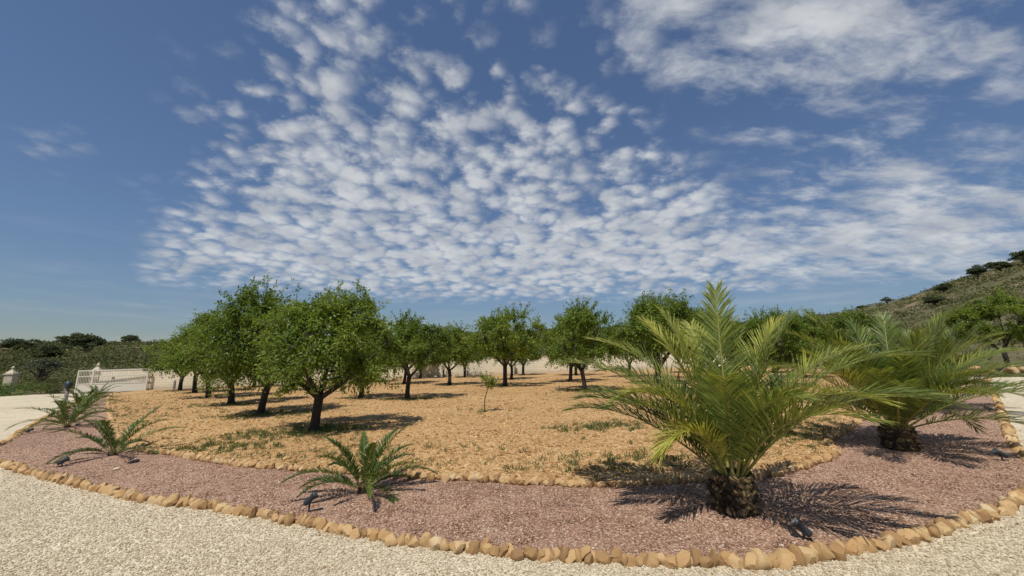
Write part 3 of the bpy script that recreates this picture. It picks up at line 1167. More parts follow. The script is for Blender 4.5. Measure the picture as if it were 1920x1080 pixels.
# ---------------------------------------------------------------- palms
def frond_mesh(rg, az, e0, L, droop, n_leaf=88, leaf_len=0.40, width=0.0080, vee=0.5, base_r=0.016, start=0.14, twist=0.0, tipdroop=0.35, r_off=0.10,
               bunch=0.0, yellow=0.0, z0=0.0, side_bend=0.0):
    ns = 16
    p = np.zeros((ns, 3))
    h = np.array([math.cos(az), math.sin(az), 0])
    lat = np.array([-h[1], h[0], 0])
    p[0] = h * r_off + np.array([0, 0, z0])
    tang = []
    for i in range(ns):
        t = i / (ns - 1)
        e = e0 - droop * 1.12 * (t ** 1.5)
        b = side_bend * t * t
        hh = h * math.cos(b) + lat * math.sin(b)
        d = hh * math.cos(e) + np.array([0, 0, math.sin(e)])
        tang.append(d)
        if i < ns - 1:
            p[i + 1] = p[i] + d * L / (ns - 1)
    tang = np.array(tang)
    # stalk: flattened tapering tube
    v, f = [], []
    for i in range(ns):
        t = i / (ns - 1)
        d = tang[i]
        s = unit(np.cross(d, np.array([0, 0, 1.0])) if abs(d[2]) < 0.985 else np.cross(d, -h))
        s = unit(np.cross(d, np.array([-h[0] * 0.001, -h[1] * 0.001, 1.0])))
        u = np.cross(s, d)
        wv = base_r * (1.9 if t < 0.06 else 1.0) * (1 - 0.82 * t)
        for (a, b) in ((1.25, 0), (0, 0.75), (-1.25, 0), (0, -0.75)):
            v.append(p[i] + s * a * wv + u * b * wv)
    for i in range(ns - 1):
        for k in range(4):
            q = (k + 1) % 4
            f.append((i * 4 + k, i * 4 + q, i * 4 + 4 + q, i * 4 + 4 + k))
    stalk = (v, f)
    # leaflets
    n = n_leaf
    LV, LT = [], []
    for sgn in (-1, 1):
        t = np.linspace(start, 1.0, n) + rg.normal(0, 0.004, n)
        t = np.clip(t, start, 1.0)
        fi = t * (ns - 1)
        i0 = np.minimum(fi.astype(int), ns - 2)
        fr = (fi - i0)[:, None]
        pos = p[i0] * (1 - fr) + p[i0 + 1] * fr
        d = unit(tang[i0] * (1 - fr) + tang[i0 + 1] * fr)
        s = unit(np.cross(d, np.array([-h[0] * 0.001, -h[1] * 0.001, 1.0]))) * sgn
        u = unit(np.cross(s, d)) * sgn
        u = np.where((np.sum(u * np.array([0, 0, 1.0]), 1) < 0)[:, None], -u, u)
        tt = (t - start) / (1 - start)
        ang = np.radians(62 - 40 * tt ** 1.2) * (1 - bunch * 0.6) + rg.normal(0, 0.09, n)
        ve = vee + rg.normal(0, 0.16, n)
        dirs = unit(d * np.cos(ang)[:, None] + (s * np.cos(ve)[:, None] + u * np.sin(ve)[:, None]) * np.sin(ang)[:, None])
        prof = np.interp(tt, [0, 0.08, 0.3, 0.6, 0.85, 1.0], [0.35, 0.62, 1.0, 0.95, 0.70, 0.48])
        ln = leaf_len * prof * rg.uniform(0.88, 1.1, n)
        g_ = np.array([0, 0, -1.0])
        if sgn < 0:
            fro = rg.normal(0, 0.13)
        dr = (tipdroop * rg.uniform(0.5, 1.4, n))[:, None]
        m1 = pos + dirs * (ln * 0.5)[:, None] + g_ * dr * (ln * 0.06)[:, None]
        d2 = unit(dirs + g_ * dr * 0.7)
        m2 = m1 + d2 * (ln * 0.5)[:, None]
        wd = unit(np.cross(dirs, unit(u + rg.normal(0, 0.25, (n, 3)))))
        w = width * rg.uniform(0.85, 1.15, n)[:, None]
        a0, b0 = pos + wd * w * 0.5, pos - wd * w * 0.5
        a1, b1 = m1 + wd * w, m1 - wd * w
        q = np.stack([a0, b0, a1, b1, m2 + wd * w * 0.18, m2 - wd * w * 0.18], 1)
        LV.append(q.reshape(-1, 3))
        tin = np.clip(rg.normal(0.42, 0.13, n) + fro + yellow * (0.25 + 0.75 * tt), 0, 1)
        LT.append(np.repeat(tin, 6))
    LVv = np.vstack(LV)
    k = np.arange(len(LVv) // 6)[:, None] * 6
    F = np.vstack([k + np.array([[0, 1, 3, 2]]), k + np.array([[2, 3, 5, 4]])])
    return stalk, LVv, F, np.concatenate(LT)


def add_frond(root, leafmat, rg, name='frond', **kw):
    (sv, sf), lv, lf, lt = frond_mesh(rg, **kw)
    sv = np.array(sv)
    n0 = len(sv)
    F = np.vstack([np.array(sf), lf + n0])
    me = mesh_poly(name, np.vstack([sv, lv]), F, np.concatenate([np.full(n0, 0.8), lt]))
    me.materials.append(leafmat)
    me.materials.append(M['rachis'])
    mi = np.zeros(len(F), np.int32)
    mi[:len(sf)] = 1
    me.polygons.foreach_set('material_index', mi)
    return link(name, me, None, root)


def leaf_base_mesh():
    """cut stub of an old leaf stalk: a thick wedge pointing up and out"""
    mb = MB()
    v = [(-0.048, 0.0, -0.035), (0.048, 0.0, -0.035), (0.040, 0.0, 0.03), (-0.040, 0.0, 0.03),
         (-0.040, 0.062, 0.012), (0.040, 0.062, 0.012), (0.028, 0.050, 0.052), (0.0, 0.046, 0.062), (-0.028, 0.050, 0.052), (0.0, 0.072, 0.004)]
    f = [(0, 1, 2, 3), (4, 9, 5, 6, 7, 8), (0, 4, 3), (3, 4, 8), (1, 2, 5), (2, 6, 5), (0, 1, 5, 9), (0, 9, 4), (2, 3, 8, 7), (2, 7, 6)]
    mb.add(v, f)
    me = mb.mesh('leaf_base')
    me.materials.append(M['palmcut'])
    return me


LEAF_BASE = leaf_base_mesh()


def big_palm(x, y, label, fronds, seed, rt=0.18, ht=0.31, nrow=6, per=11):
    rg = np.random.default_rng(seed)
    r = random.Random(seed)
    root = empty('palm', (x, y, bed_z(x, y) - 0.01))
    tag(root, label, 'palm', 'big fan of palms in the red gravel bed')
    mb = MB()
    prof = [(rt * 0.86, -0.04), (rt * 0.95, 0.05), (rt * 1.0, ht * 0.35), (rt * 1.0, ht * 0.7), (rt * 0.9, ht * 0.95), (rt * 0.62, ht * 1.12), (rt * 0.3, ht * 1.3)]
    mb.lathe(prof, 22)
    mb.build('trunk', M['palmtrunk'], root, True)
    for row in range(nrow):
        zz = 0.03 + ht * 0.98 * row / (nrow - 0.6)
        rr = np.interp(zz, [q[1] for q in prof], [q[0] for q in prof])
        for k in range(per):
            a = 2 * math.pi * (k + 0.5 * (row % 2)) / per + r.uniform(-0.06, 0.06)
            o = bpy.data.objects.new('leaf_base', LEAF_BASE)
            col.objects.link(o)
            o.parent = root
            o.location = ((rr - 0.012) * math.cos(a), (rr - 0.012) * math.sin(a), zz + r.uniform(-0.01, 0.01))
            o.rotation_euler = (r.uniform(-0.05, 0.45), r.uniform(-0.3, 0.3), a - math.pi / 2 + r.uniform(-0.15, 0.15))
            s = r.uniform(0.85, 1.15)
            o.scale = (s * 1.12, s * r.uniform(0.45, 1.25), s * r.uniform(0.8, 1.15))
    # dry fibres and withered leaf threads round the foot of the trunk
    fv, ff, ft = [], [], []
    for i in range(150):
        a = r.uniform(0, 2 * math.pi)
        z1 = r.uniform(0.02, ht * 0.9)
        q0 = np.array([rt * math.cos(a), rt * math.sin(a), z1])
        b = a + r.uniform(-0.5, 0.5)
        ro = rt + r.uniform(0.03, 0.11)
        q1 = np.array([ro * math.cos(b), ro * math.sin(b), max(0.012, z1 - r.uniform(0.02, 0.22))])
        m_ = (q0 + q1) / 2 + np.array([0.02 * math.cos(a), 0.02 * math.sin(a), 0.02])
        w_ = np.array([-math.sin(a), math.cos(a), 0.3]) * 0.004
        n_ = len(fv)
        fv += [q0 - w_, q0 + w_, m_ + w_, m_ - w_, q1 + w_ * 0.3, q1 - w_ * 0.3]
        ff += [(n_, n_ + 1, n_ + 2, n_ + 3), (n_ + 3, n_ + 2, n_ + 4, n_ + 5)]
    link('dry_fibres', mesh('dry_fibres', fv, ff), M['palmcut'], root)
    va = math.atan2(y, x) - math.pi / 2
    for fd in fronds:
        a, e, L, dr = fd[:4]
        kw = fd[4] if len(fd) > 4 else {}
        add_frond(root, M['palm'], rg, az=R(a) + va, e0=R(e), L=L, droop=R(dr), r_off=rt * 0.42, z0=ht * 0.98, **kw)
    return root


yl = dict(yellow=0.45)
P1 = [
    (90, 86, 2.02, 12, dict(yellow=0.3, vee=0.25, n_leaf=120)), (172, 70, 2.1, 58, yl), (150, 77, 1.9, 36, yl), (184, 58, 2.15, 58, dict(yellow=0.3)), (180, 40, 1.8, 50, dict(yellow=0.0)),
    (163, 63, 1.9, 66, {}), (236, 66, 1.15, 105, dict(yellow=0.55, bunch=0.5)), (204, 76, 1.5, 95, dict(yellow=0.45, bunch=0.4)), (330, 70, 1.6, 80, dict(yellow=0.4)),
    (8, 64, 2.1, 62, dict(yellow=0.2)), (0, 54, 1.95, 66, {}), (45, 78, 1.75, 30, dict(yellow=0.4)), (60, 55, 1.8, 50, {}), (90, 60, 1.8, 55, {}), (125, 52, 1.8, 50, {}),
    (270, 78, 1.35, 60, dict(yellow=0.25)), (300, 72, 1.4, 70, {}), (215, 60, 1.5, 70, {}), 
    (190, 50, 1.7, 55, {}), (170, 48, 1.85, 55, {}), (20, 66, 1.9, 50, dict(yellow=0.15)), (110, 74, 1.85, 30, dict(yellow=0.3)), (320, 60, 1.45, 65, {}),
    (340, 56, 1.75, 55, {}), (160, 82, 1.8, 22, dict(yellow=0.35)), (15, 80, 1.75, 28, dict(yellow=0.3)),
]


def random_fronds(seed, n, Ls):
    r = random.Random(seed)
    out = []
    for i in range(n):
        t = (i + 0.5) / n
        e = 22 + 64 * t + r.uniform(-5, 5)
        a = (i * 137.5 + r.uniform(-12, 12)) % 360
        L = r.uniform(*Ls)
        if 215 < a < 325 and e < 45:
            e += 22
        out.append((a, e, L * (0.85 if 215 < a < 325 else 1), r.uniform(38, 68) * (1.15 - 0.65 * t), dict(yellow=r.choice((0, 0.1, 0.2, 0.35)), side_bend=r.uniform(-0.3, 0.3))))
    return out


big_palm(2.24, 4.23, 'largest young date palm with squat scaly trunk near the driveway edging', P1, 41)
big_palm(6.04, 6.40, 'young date palm with arching fronds between two other big palms', random_fronds(5, 36, (1.75, 2.05)), 42)
big_palm(10.84, 10.31, 'young date palm mostly hidden behind the fronds of its neighbour at the far end', random_fronds(9, 32, (1.8, 2.1)), 43)


def small_palm(x, y, label, n, L, seed, h=0.07):
    rg = np.random.default_rng(seed)
    r = random.Random(seed)
    root = empty('small_palm', (x, y, bed_z(x, y) - 0.01))
    tag(root, label, 'palm', 'small young palms in the red gravel bed')
    mb = MB()
    mb.lathe([(0.055, -0.03), (0.07, 0.02), (0.065, h), (0.03, h + 0.06)], 10)
    mb.build('trunk', M['palmtrunk'], root, True)
    for i in range(n):
        t = (i + 0.5) / n
        e = 16 + 58 * t ** 1.25 + r.uniform(-6, 6)
        a = (i * 137.5 + r.uniform(-14, 14) + seed * 40) % 360
        add_frond(root, M['palm_young'], rg, az=R(a), e0=R(e), L=L * r.uniform(0.8, 1.12), droop=R(r.uniform(45, 85) * (1.1 - 0.65 * t)), r_off=0.03, z0=h * 0.8,
                  n_leaf=60, leaf_len=L * 0.14, width=0.0065, base_r=0.008, start=0.16, vee=0.7, yellow=r.choice((0.05, 0.15, 0.3)), tipdroop=0.3)


small_palm(-1.83, 5.15, 'small spiky young palm alone in the bed beside an upright spotlight', 19, 0.88, 1)
small_palm(-7.51, 7.76, 'small young palm with a long low frond, beside dark stones in the bed', 15, 0.98, 2)
small_palm(-12.71, 11.65, 'bushy small palm second in the row leading to the gate', 20, 1.1, 3)
small_palm(-16.3, 15.3, 'small palm third in the row, in front of the wooden bollard', 17, 1.1, 4)
small_palm(-19.9, 18.9, 'small palm fourth in the row, beside the bollard and towards the gate', 17, 1.1, 5)
small_palm(-24.6, 23.9, 'last small palm of the row, just in front of the white gate', 15, 1.05, 6)


# ---------------------------------------------------------------- garden spotlights and bits in the bed
def spotlight(x, y, label, yaw, tilt, up=0.10):
    root = empty('garden_spotlight', (x, y, bed_z(x, y)))
    root.rotation_euler = (0, 0, R(yaw))
    tag(root, label, 'spotlight', 'garden spotlights along the bed')
    st = MB()
    st.tube([(0, 0, -0.06), (0, 0, up * 0.6), (0, 0, up)], [0.008, 0.010, 0.010], 8)
    st.box(-0.016, 0.016, -0.022, -0.014, up - 0.02, up + 0.03).box(-0.016, 0.016, 0.014, 0.022, up - 0.02, up + 0.03)
    st.build('stake', M['lamp'], root)
    T = Matrix.Translation((0, 0, up + 0.02)) @ Matrix.Rotation(R(tilt), 4, 'Y') @ Matrix.Scale(0.85, 4) @ Matrix.Translation((0, 0, -0.045))
    b = MB()
    b.lathe([(0.026, -0.03), (0.034, -0.025), (0.036, 0.0), (0.036, 0.10), (0.047, 0.105), (0.048, 0.135), (0.042, 0.136)], 18, T)
    body = b.build('lamp_body', M['lamp'], root, True)
    me = body.data
    me.polygons.foreach_set('use_smooth', [len(p.vertices) == 4 for p in me.polygons])
    g_ = MB()
    g_.lathe([(0.038, 0.1365), (0.038, 0.1385)], 18, T)
    g_.build('lens', M['glass'], body)
    c = MB()
    c.tube([(-0.01, 0.0, up - 0.05), (-0.05, 0.01, up * 0.35), (-0.07, 0.015, -0.02)], [0.004, 0.004, 0.004], 6)
    c.build('cable', M['black'], root)
    return root


spotlight(-2.19, 4.56, 'dark spotlight on an upright stake beside the lone small palm', 20, 50, 0.11)
spotlight(2.46, 3.60, 'dark spotlight tilted back on the edging stones below the largest palm', 150, 48, 0.07)
spotlight(6.66, 5.62, 'dark spotlight leaning at the bed edge beside the second big palm', 165, 62, 0.07)
spotlight(11.2, 9.5, 'dark spotlight at the right bed edge beside the hidden palm', 165, 65, 0.07)
spotlight(17.2, 14.4, 'dark spotlight at the far end of the bed by the driveway', 165, 60, 0.07)
spotlight(-7.6, 7.0, 'dark spotlight tipped over beside the palm with the long low frond', 30, 58, 0.07)
spotlight(-13.0, 11.0, 'dark spotlight lying by the edging of the left driveway near the bushy small palm', 40, 70, 0.05)
spotlight(-16.6, 14.6, 'dark spotlight by the left driveway edging, beside the third small palm', 40, 60, 0.06)


def rock(name, label, cat, x, y, z, s, mat, seed, group=None):
    me = stone_mesh(name, seed)
    me.materials.clear()
    me.materials.append(mat)
    o = link(name, me)
    o.location = (x, y, z)
    o.scale = s
    o.rotation_euler = (0, 0, seed)
    tag(o, label, cat, group)
    return o


rock('dark_stone', 'black stone lying in the red gravel beside a small palm', 'stone', -6.48, 7.08, bed_z(-6.48, 7.08) + 0.02, (0.10, 0.05, 0.045), M['darkstone'], 1)
rock('pale_stone', 'small pinkish stone lying in the red gravel near the black stone', 'stone', -6.36, 6.69, bed_z(-6.36, 6.69) + 0.015, (0.07, 0.045, 0.03), M['redchip'], 2)
mb = MB()
mb.tube([(0, 0, -0.03), (0.005, 0, 0.05), (0.0, 0.004, 0.10)], [0.012, 0.012, 0.010], 6)
o = mb.build('wooden_peg', M['post'])
o.location = (-4.61, 6.78, bed_z(-4.61, 6.78))
tag(o, 'short brown wooden peg stuck in front of the inner edging', 'peg')


def bollard():
    x, y = -20.6, 18.6
    root = empty('bollard_lamp', (x, y, gz(x)))
    tag(root, 'weathered post lamp with dark round head beside the driveway to the gate', 'lamp')
    MB().lathe([(0.075, -0.1), (0.07, 0.02), (0.065, 0.85)], 12).build('post', M['post'], root, True)
    h = MB()
    h.lathe([(0.06, 0.85), (0.13, 0.90), (0.15, 1.0), (0.14, 1.10), (0.10, 1.17), (0.02, 1.20)], 14)
    h.build('lamp_head', M['lamp'], root, True)


bollard()


# ---------------------------------------------------------------- wall, gate, pillars
def build_wall():
    root = empty('boundary_wall', (WALL[0][0], WALL[0][1], gz(WALL[0][0])))
    tag(root, 'long pale block wall running behind the orchard trees', 'wall')
    inv = Vector(root.location)
    H, T = 1.62, 0.2
    u0 = 0.0
    for k, ((x0, y0), (x1, y1)) in enumerate(zip(WALL, WALL[1:])):
        a, b = Vector((x0, y0, 0)), Vector((x1, y1, 0))
        d = (b - a).normalized()
        nrm = Vector((d.y, -d.x, 0))
        L = (b - a).length
        n = max(2, int(L / 2))
        for nm, t, zb, zt, mat in (('wall_panel', T / 2, -0.4, H, M['wall']), ('coping', T / 2 + 0.03, H + 0.003, H + 0.07, M['wall'])):
            vs, fs, uv = [], [], []
            for i in range(n + 1):
                c = a.lerp(b, i / n)
                g0 = gz(c.x)
                hh = 0.10 * max(0, k - 1)
                for (sx, zz) in ((1, zb), (1, zt), (-1, zt), (-1, zb)):
                    vs.append(c + nrm * sx * t + Vector((0, 0, g0 + zz + (hh if zz > 0 else 0))) - inv)
                    uv.append((u0 + L * i / n, zz))
            for i in range(n):
                for q in range(4):
                    w = (q + 1) % 4
                    fs.append((i * 4 + q, i * 4 + 4 + q, i * 4 + 4 + w, i * 4 + w))
            fs += [(3, 2, 1, 0), tuple(n * 4 + q for q in range(4))]
            me = mesh(nm, vs, fs)
            ul = me.uv_layers.new(name='UVMap')
            for lp in me.loops:
                ul.data[lp.index].uv = uv[lp.vertex_index]
            link(nm, me, mat, root)
        u0 += L


build_wall()


def pillar(x, y, label, s=1.0):
    root = empty('gate_pillar', (x, y, gz(x)), R(15), s)
    tag(root, label, 'pillar', 'gate pillars')
    w = 0.27
    MB().box(-w, w, -w, w, -0.3, 1.55).build('shaft', M['pillar'], root)
    c = MB().box(-w - 0.06, w + 0.06, -w - 0.06, w + 0.06, 1.553, 1.66)
    c.build('cap', M['pillar'], root)
    p = MB()
    p.add([(-w, -w, 1.663), (w, -w, 1.663), (w, w, 1.663), (-w, w, 1.663), (-0.09, -0.09, 1.93), (0.09, -0.09, 1.93), (0.09, 0.09, 1.93), (-0.09, 0.09, 1.93)],
          [(3, 2, 1, 0), (4, 5, 6, 7), (0, 1, 5, 4), (1, 2, 6, 5), (2, 3, 7, 6), (3, 0, 4, 7)])
    p.build('roof', M['pillar'], root)
    f = MB()
    f.lathe([(0.10, 1.932), (0.10, 1.97), (0.05, 2.0), (0.10, 2.05), (0.11, 2.11), (0.07, 2.18), (0.03, 2.24)], 12)
    f.build('finial', M['pillar'], root, True)


pillar(-32.3, 31.0, 'tall sandstone gate pillar with finial behind the white sliding gate')
pillar(-41.8, 33.3, 'sandstone gate pillar with finial rising behind the bright green shrub', 1.0)


def gate():
    x0, y0, x1, y1 = -33.0, 30.35, -28.1, 30.78
    a, b = Vector((x0, y0, 0)), Vector((x1, y1, 0))
    L = (b - a).length
    root = empty('sliding_gate', (x0, y0, gz(x0) + 0.03), math.atan2(y1 - y0, x1 - x0))
    tag(root, 'white barred sliding gate standing open along the wall', 'gate')
    sl = SLOPE * 0.99
    Mx = Matrix(((1, 0, 0, 0), (0, 1, 0, 0), (sl, 0, 1, 0), (0, 0, 0, 1)))
    H = 1.68
    for nm, zz, hh in (('bottom_rail', 0.02, 0.10), ('middle_rail', 0.62, 0.07), ('upper_rail', 1.18, 0.06), ('top_rail', H - 0.08, 0.07)):
        MB().box(0.0, L, -0.03, 0.03, zz, zz + hh, Mx).build(nm, M['white'], root)
    for xx in (0.0, 1.05, L):
        MB().box(xx - 0.045, xx + 0.045, -0.045, 0.045, 0, H + 0.02, Mx).build('gate_post', M['white'], root)
    MB().box(0.05, L - 0.05, -0.008, 0.008, 0.122, 0.618, Mx).build('lower_panel', M['white'], root)
    bar = MB().box(-0.012, 0.012, -0.012, 0.012, 0.0, 1.0).mesh('bar')
    bar.materials.append(M['white'])
    n = int(L / 0.105)
    for i in range(1, n):
        xx = L * i / n
        o = bpy.data.objects.new('bar', bar)
        col.objects.link(o)
        o.parent = root
        o.location = (xx, 0, 0.69 + sl * xx)
        o.scale = (1, 1, H + 0.03 - 0.69)
    m = MB()
    m.box(2.45, 2.62, -0.09, -0.046, 0.95, 1.12, Mx)
    m.build('lock_box', M['post'], root)


gate()
for i, (x, y, h) in enumerate(((-26.3, 31.2, 0.62), (-6.6, 38.4, 0.62), (-4.55, 38.9, 1.25), (0.3, 40.0, 1.35))):
    mb = MB()
    mb.lathe([(0.085, -0.1), (0.085, 0.0), (0.08, h), (0.05, h + 0.03)], 10)
    o = mb.build('wall_post', M['post'], None, True)
    o.location = (x, y, soil_z(x, y))
    tag(o, ('short' if h < 1 else 'taller') + (' brown post against the wall next to the sliding gate' if i == 0 else (' brown post in front of the pale wall', ' brown post by the wall near the short post', ' brown post by the wall behind the three limbed tree')[i - 1]), 'post', 'posts along the wall')


# ---------------------------------------------------------------- scrub, pines and shrubs outside the garden
def bush_cloud(centres, radii, per, leaf, seed, tint_c=None, flat=0.75, jitter=0.09):
    """leaf-sized faces spread through the volume of many bushes, one mesh"""
    rg = np.random.default_rng(seed)
    n = len(centres)
    c = np.repeat(centres, per, 0)
    r = np.repeat(radii, per)[:, None]
    d = unit(rg.normal(0, 1, (n * per, 3)))
    d[:, 2] = np.abs(d[:, 2])
    rr = rg.uniform(0.25, 1.0, (n * per, 1)) ** 0.5
    lump = 1 + 0.25 * np.sin(7 * d[:, :1] + 3 * c[:, :1]) * np.cos(6 * d[:, 1:2] + c[:, 1:2])
    p = c + d * r * rr * lump * np.array([1, 1, flat])
    dd = unit(d * 0.6 + rg.normal(0, 0.7, d.shape))
    nn = unit(d + rg.normal(0, 0.6, d.shape) + np.array([0, 0, 0.3]))
    L = rg.uniform(0.6, 1.3, n * per) * leaf * np.repeat(radii, per) ** 0.5
    v, f = leaf_quads(p, dd, nn, L, L * 0.36, rg)
    tc = np.full(n, 0.45) if tint_c is None else tint_c
    t = np.repeat(np.clip(np.repeat(tc, per) + rg.normal(0, jitter, n * per), 0, 1), 4)
    return v, f, t


def scrub():
    rg = np.random.default_rng(77)
    cs, rd, tc = [], [], []
    bands = [(44, 75, 2200, 24), (75, 130, 5200, 30), (130, 250, 11000, 42)]
    for (r0, r1, n, _) in bands:
        a = np.radians(rg.uniform(-62, 64, n))
        r = np.sqrt(rg.uniform(r0 ** 2, r1 ** 2, n))
        x, y = r * np.sin(a), r * np.cos(a)
        deg = np.degrees(a)
        keep = np.ones(n, bool)
        gate_gap = (deg > -54) & (deg < -47) & (r < 52)
        keep &= ~gate_gap
        # the stony hill on the right is barer
        bare = (deg > 38) & (np.sin(x * 0.09) * np.cos(y * 0.07 + 1) > 0.0) & (rg.random(n) < 0.72)
        keep &= ~bare
        # nothing inside the walled garden
        keep &= ~((np.abs(deg) < 42) & (r < 50))
        x, y = x[keep], y[keep]
        cs.append(np.stack([x, y, terrain_z(x, y) - 0.1], -1))
        rd.append(rg.uniform(0.5, 1.25, len(x)) * (1 + 0.5 * (rg.random(len(x)) < 0.12)) * (1.0 if r1 < 100 else 1.15))
        tc.append(np.clip(0.42 + 0.22 * np.sin(x * 0.05) * np.cos(y * 0.06) + rg.normal(0, 0.13, len(x)) + np.where(np.degrees(np.arctan2(x, y)) > 30, 0.20, 0), 0.08, 0.95))
    V, F, T = [], [], []
    off = 0
    for c, r, t, per, lf in zip(cs, rd, tc, (120, 64, 30), (0.16, 0.26, 0.42)):
        v, f, tt = bush_cloud(c, r, per, lf, 5 + per, t)
        V.append(v)
        F.append(f + off)
        off += len(v)
        T.append(tt)
    me = mesh_poly('hillside_scrub', np.vstack(V), np.vstack(F), np.concatenate(T))
    o = link('hillside_scrub', me, M['scrub'])
    o['kind'] = 'stuff'
    tag(o, 'low grey green scrub covering the hillsides beyond the wall', 'scrub')


scrub()


def pine_meshes(seed, rx, rz, h, per=1500, leaf=0.34, trunk=0.16, mat='pine', dome=True):
    rg = np.random.default_rng(seed)
    w = MB()
    top = np.array([rg.normal(0, 0.2), rg.normal(0, 0.2), h])
    pts = bezier(np.array([0, 0, -0.4]), np.array([rg.normal(0, 0.15), 0, h * 0.5]), top, 6)
    w.tube(pts, [trunk * (1.2 - 0.16 * k) for k in range(6)], 7)
    nb = 26
    c, r = [], []
    for i in range(nb):
        d = unit(rg.normal(0, 1, 3))
        d[2] = abs(d[2]) if dome else d[2]
        q = np.array([0, 0, h]) + d * np.array([rx, rx, rz]) * rg.uniform(0.35, 0.85)
        c.append(q)
        r.append(rg.uniform(0.25, 0.42) * rx)
        s = pts[rg.integers(2, 6)]
        w.tube(bezier(s, (s + q) / 2 + np.array([0, 0, -0.1]), q, 4), [trunk * 0.4, trunk * 0.3, trunk * 0.2, trunk * 0.1], 4)
    v, f, t = bush_cloud(np.array(c), np.array(r), per // nb, leaf, seed + 1, rg.uniform(0.25, 0.65, nb), 0.7)
    crown = mesh_poly('crown', v, f, t)
    crown.materials.append(M[mat])
    tr = w.mesh('trunk')
    tr.materials.append(M['pinebark'])
    return tr, crown


PINES = [pine_meshes(50 + i, 2.2, 2.2, (0.6, 1.7, 0.9, 1.1)[i], 7800, 0.21) for i in range(4)]
OLIVE = pine_meshes(60, 1.1, 0.9, 1.3, 2200, 0.16, 0.12, 'olive')


def tz(x, y):
    return float(terrain_z(x, y)) - 0.05


def polar(a, r):
    return r * math.sin(R(a)), r * math.cos(R(a))


for (a, r, k, rz, s, szz, lab) in [
    (-51.2, 150, 0, 0.3, 1.45, 0.75, 'wide dark pine spreading low on the left ridge beyond the gate'),
    (-49.4, 115, 0, 1.4, 1.25, 0.9, 'dark rounded pine on the slope between two ridge pines beyond the gate'),
    (-47.2, 135, 2, 2.5, 1.35, 1.1, 'large rounded pine rising highest over the ridge beyond the gate'),
    (-44.2, 180, 2, 0.9, 0.95, 1.15, 'small round pine alone on the ridge towards the almond row'),
    (-48.6, 170, 3, 2.9, 1.0, 0.8, 'low small pine filling the ridge gap between larger pines'),
    (-11.3, 62, 2, 4.0, 1.35, 1.5, 'tall dark conifer rising above the almond trees behind the wall'),
    (48.4, 205, 0, 1.0, 1.45, 1.0, 'open crowned pine lowest of the three on the right hill crest'),
    (50.7, 205, 1, 2.0, 1.35, 1.1, 'umbrella shaped pine standing alone on the right hill crest'),
    (52.1, 208, 2, 0.2, 1.75, 1.0, 'large dark pine beside the umbrella shaped pine on the crest'),
    (53.6, 208, 3, 1.7, 1.8, 1.0, 'dark pine at the top of the right hill crest'),
    (47.6, 150, 3, 0.4, 1.4, 0.8, 'dark bushy pine on the right slope below the crest'),
    (50.1, 115, 0, 2.2, 0.9, 0.9, 'dark bushy pine among bare rocks on the right slope'),
    (44.2, 220, 1, 0.0, 1.0, 0.9, 'small pine where the right crest dips towards the orchard'),
    (42.0, 235, 2, 3.0, 0.9, 0.8, 'small pine farthest down the right crest'),
    (56.5, 180, 1, 1.0, 1.5, 1.0, 'dark pine on the upper right slope'),
]:
    x, y = polar(a, r)
    tree('pine_tree', lab, 'tree', PINES[k], x, y, rz, s * (1.0 if r < 70 else 1.2 if a < 0 else 0.85), 'pines on the hills', tz, szz)
x, y = polar(-49.7, 58)
tree('olive_tree', 'small grey green olive tree on the open field beyond the gateway', 'tree', OLIVE, x, y, 0, 1.25, None, tz)


def shrub(name, label, x, y, rx, h, seed, mat, per=5200, leaf=0.12, zf=gz):
    rg = np.random.default_rng(seed)
    root = empty(name, (x, y, zf(x, y)))
    tag(root, label, 'shrub', 'shrubs beside the gateway')
    n = 30
    c = np.stack([rg.uniform(-rx, rx, n), rg.uniform(-rx * 0.5, rx * 0.5, n), rg.uniform(0.0, h * 0.55, n)], -1)
    r = rg.uniform(0.25, 0.5, n) * h
    v, f, t = bush_cloud(c, r, per // n, leaf, seed, rg.uniform(0.3, 0.75, n), 0.85)
    link('foliage', mesh_poly('foliage', v, f, t), M[mat], root)
    w = MB()
    for i in range(7):
        q = c[i]
        w.tube(bezier(np.array([q[0] * 0.6, q[1] * 0.6, -0.1]), np.array([q[0] * 0.8, q[1] * 0.8, q[2] * 0.5]), q, 4), [0.03, 0.025, 0.02, 0.012], 5)
    w.build('stem', M['bark'], root, True)


shrub('green_shrub', 'bright green leafy shrub at the edge of the driveway below the gate pillar', -38.6, 30.4, 2.7, 1.15, 3, 'shrub')
shrub('dark_shrub', 'dark rounded shrub beside the bright green shrub', -36.9, 31.9, 0.9, 0.95, 4, 'scrub', 2600)
shrub('grey_shrub', 'low grey green shrub on the field seen through the gateway', -36.2, 36.5, 1.7, 0.8, 6, 'olive', 2600)
shrub('green_shrub', 'loose light green shrub beside the gate end behind the bollard', -38.0, 41.5, 1.4, 1.5, 8, 'shrub', 2600)

# boulders and low bank at the right end of the driveway
for i, (x, y, s) in enumerate(((25.2, 21.6, 0.5), (26.2, 21.9, 0.42), (27.3, 21.8, 0.55), (28.5, 22.2, 0.5), (24.3, 21.4, 0.35), (29.8, 22.4, 0.45))):
    rock('boulder', 'tan boulder among others in the low bank beyond the driveway end', 'rock', x, y, gz(x) + s * 0.35, (s, s * 0.7, s * 0.62), M['edge'], 200 + i, 'boulders in the bank')


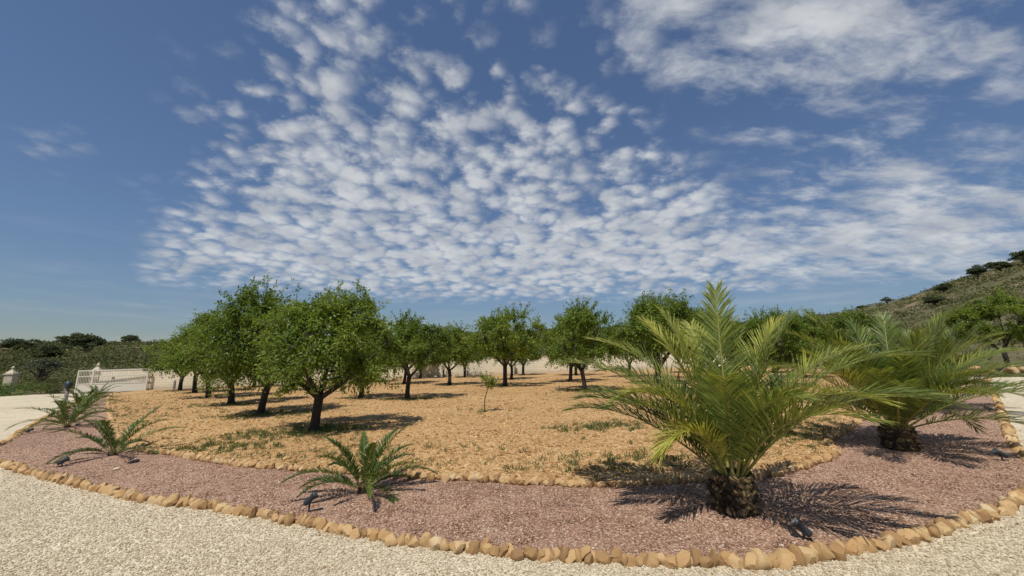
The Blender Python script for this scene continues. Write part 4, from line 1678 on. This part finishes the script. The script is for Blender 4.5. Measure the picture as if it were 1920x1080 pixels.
# ---------------------------------------------------------------- weeds on the soil
def weeds():
    rg = np.random.default_rng(91)
    spots = []

    def patch(x, y, sx, sy, n):
        for _ in range(int(n * 0.75)):
            spots.append((rg.normal(x, sx), rg.normal(y, sy), 1))
    patch(-5.3, 9.3, 0.9, 0.5, 260)
    patch(-4.3, 9.7, 0.4, 0.3, 110)
    patch(-5.6, 7.9, 1.0, 0.25, 120)
    patch(-8.0, 12.9, 0.9, 0.5, 200)
    patch(-11.7, 16.7, 0.8, 0.4, 80)
    patch(-4.0, 16.6, 0.9, 0.3, 90)
    patch(-3.2, 7.0, 1.6, 0.4, 90)
    patch(1.8, 6.0, 0.8, 0.35, 110)
    patch(2.0, 8.9, 0.7, 0.35, 160)
    patch(4.6, 7.6, 0.7, 0.5, 150)
    patch(5.8, 8.8, 0.6, 0.5, 90)
    patch(3.3, 18.2, 0.8, 0.5, 60)
    patch(-0.8, 12.2, 0.5, 0.3, 20)
    patch(-12.5, 15.0, 1.5, 1.5, 110)
    patch(-15, 18.5, 2, 2, 70)
    for q in inner_line[10:-6]:
        if rg.random() < 0.35:
            for _ in range(rg.integers(1, 4)):
                spots.append((q[0] + rg.normal(0, 0.3), q[1] + 0.35 + abs(rg.normal(0, 0.3)), 0.7))
    for x, y, *_ in TREES[:24]:
        patch(x, y, 0.5, 0.3, 14)
    s = np.array(spots)
    k = inside_poly(s[:, 0], s[:, 1], soil_poly)
    s = s[k]
    nb = 16
    x = np.repeat(s[:, 0], nb) + rg.normal(0, 0.035, len(s) * nb)
    y = np.repeat(s[:, 1], nb) + rg.normal(0, 0.035, len(s) * nb)
    z = np.repeat([soil_z(a, b) for a, b in s[:, :2]], nb) - 0.005
    p = np.stack([x, y, z], -1)
    d = unit(rg.normal(0, 0.6, p.shape) + np.array([0, 0, 0.9]))
    d[:, 2] = np.abs(d[:, 2])
    L = rg.uniform(0.03, 0.12, len(p)) * np.repeat(s[:, 2], nb)
    v, f = leaf_quads(p, d, unit(rg.normal(0, 1, p.shape)), L, np.full(len(p), 0.006), rg)
    t = np.repeat(np.clip(np.repeat(rg.uniform(0.1, 0.75, len(s)), nb) + rg.normal(0, 0.12, len(p)), 0, 1), 4)
    o = link('weeds', mesh_poly('weeds', v, f, t), M['weed'])
    o['kind'] = 'stuff'
    tag(o, 'sparse green and dry weeds on the orchard soil under the trees', 'weeds')


weeds()
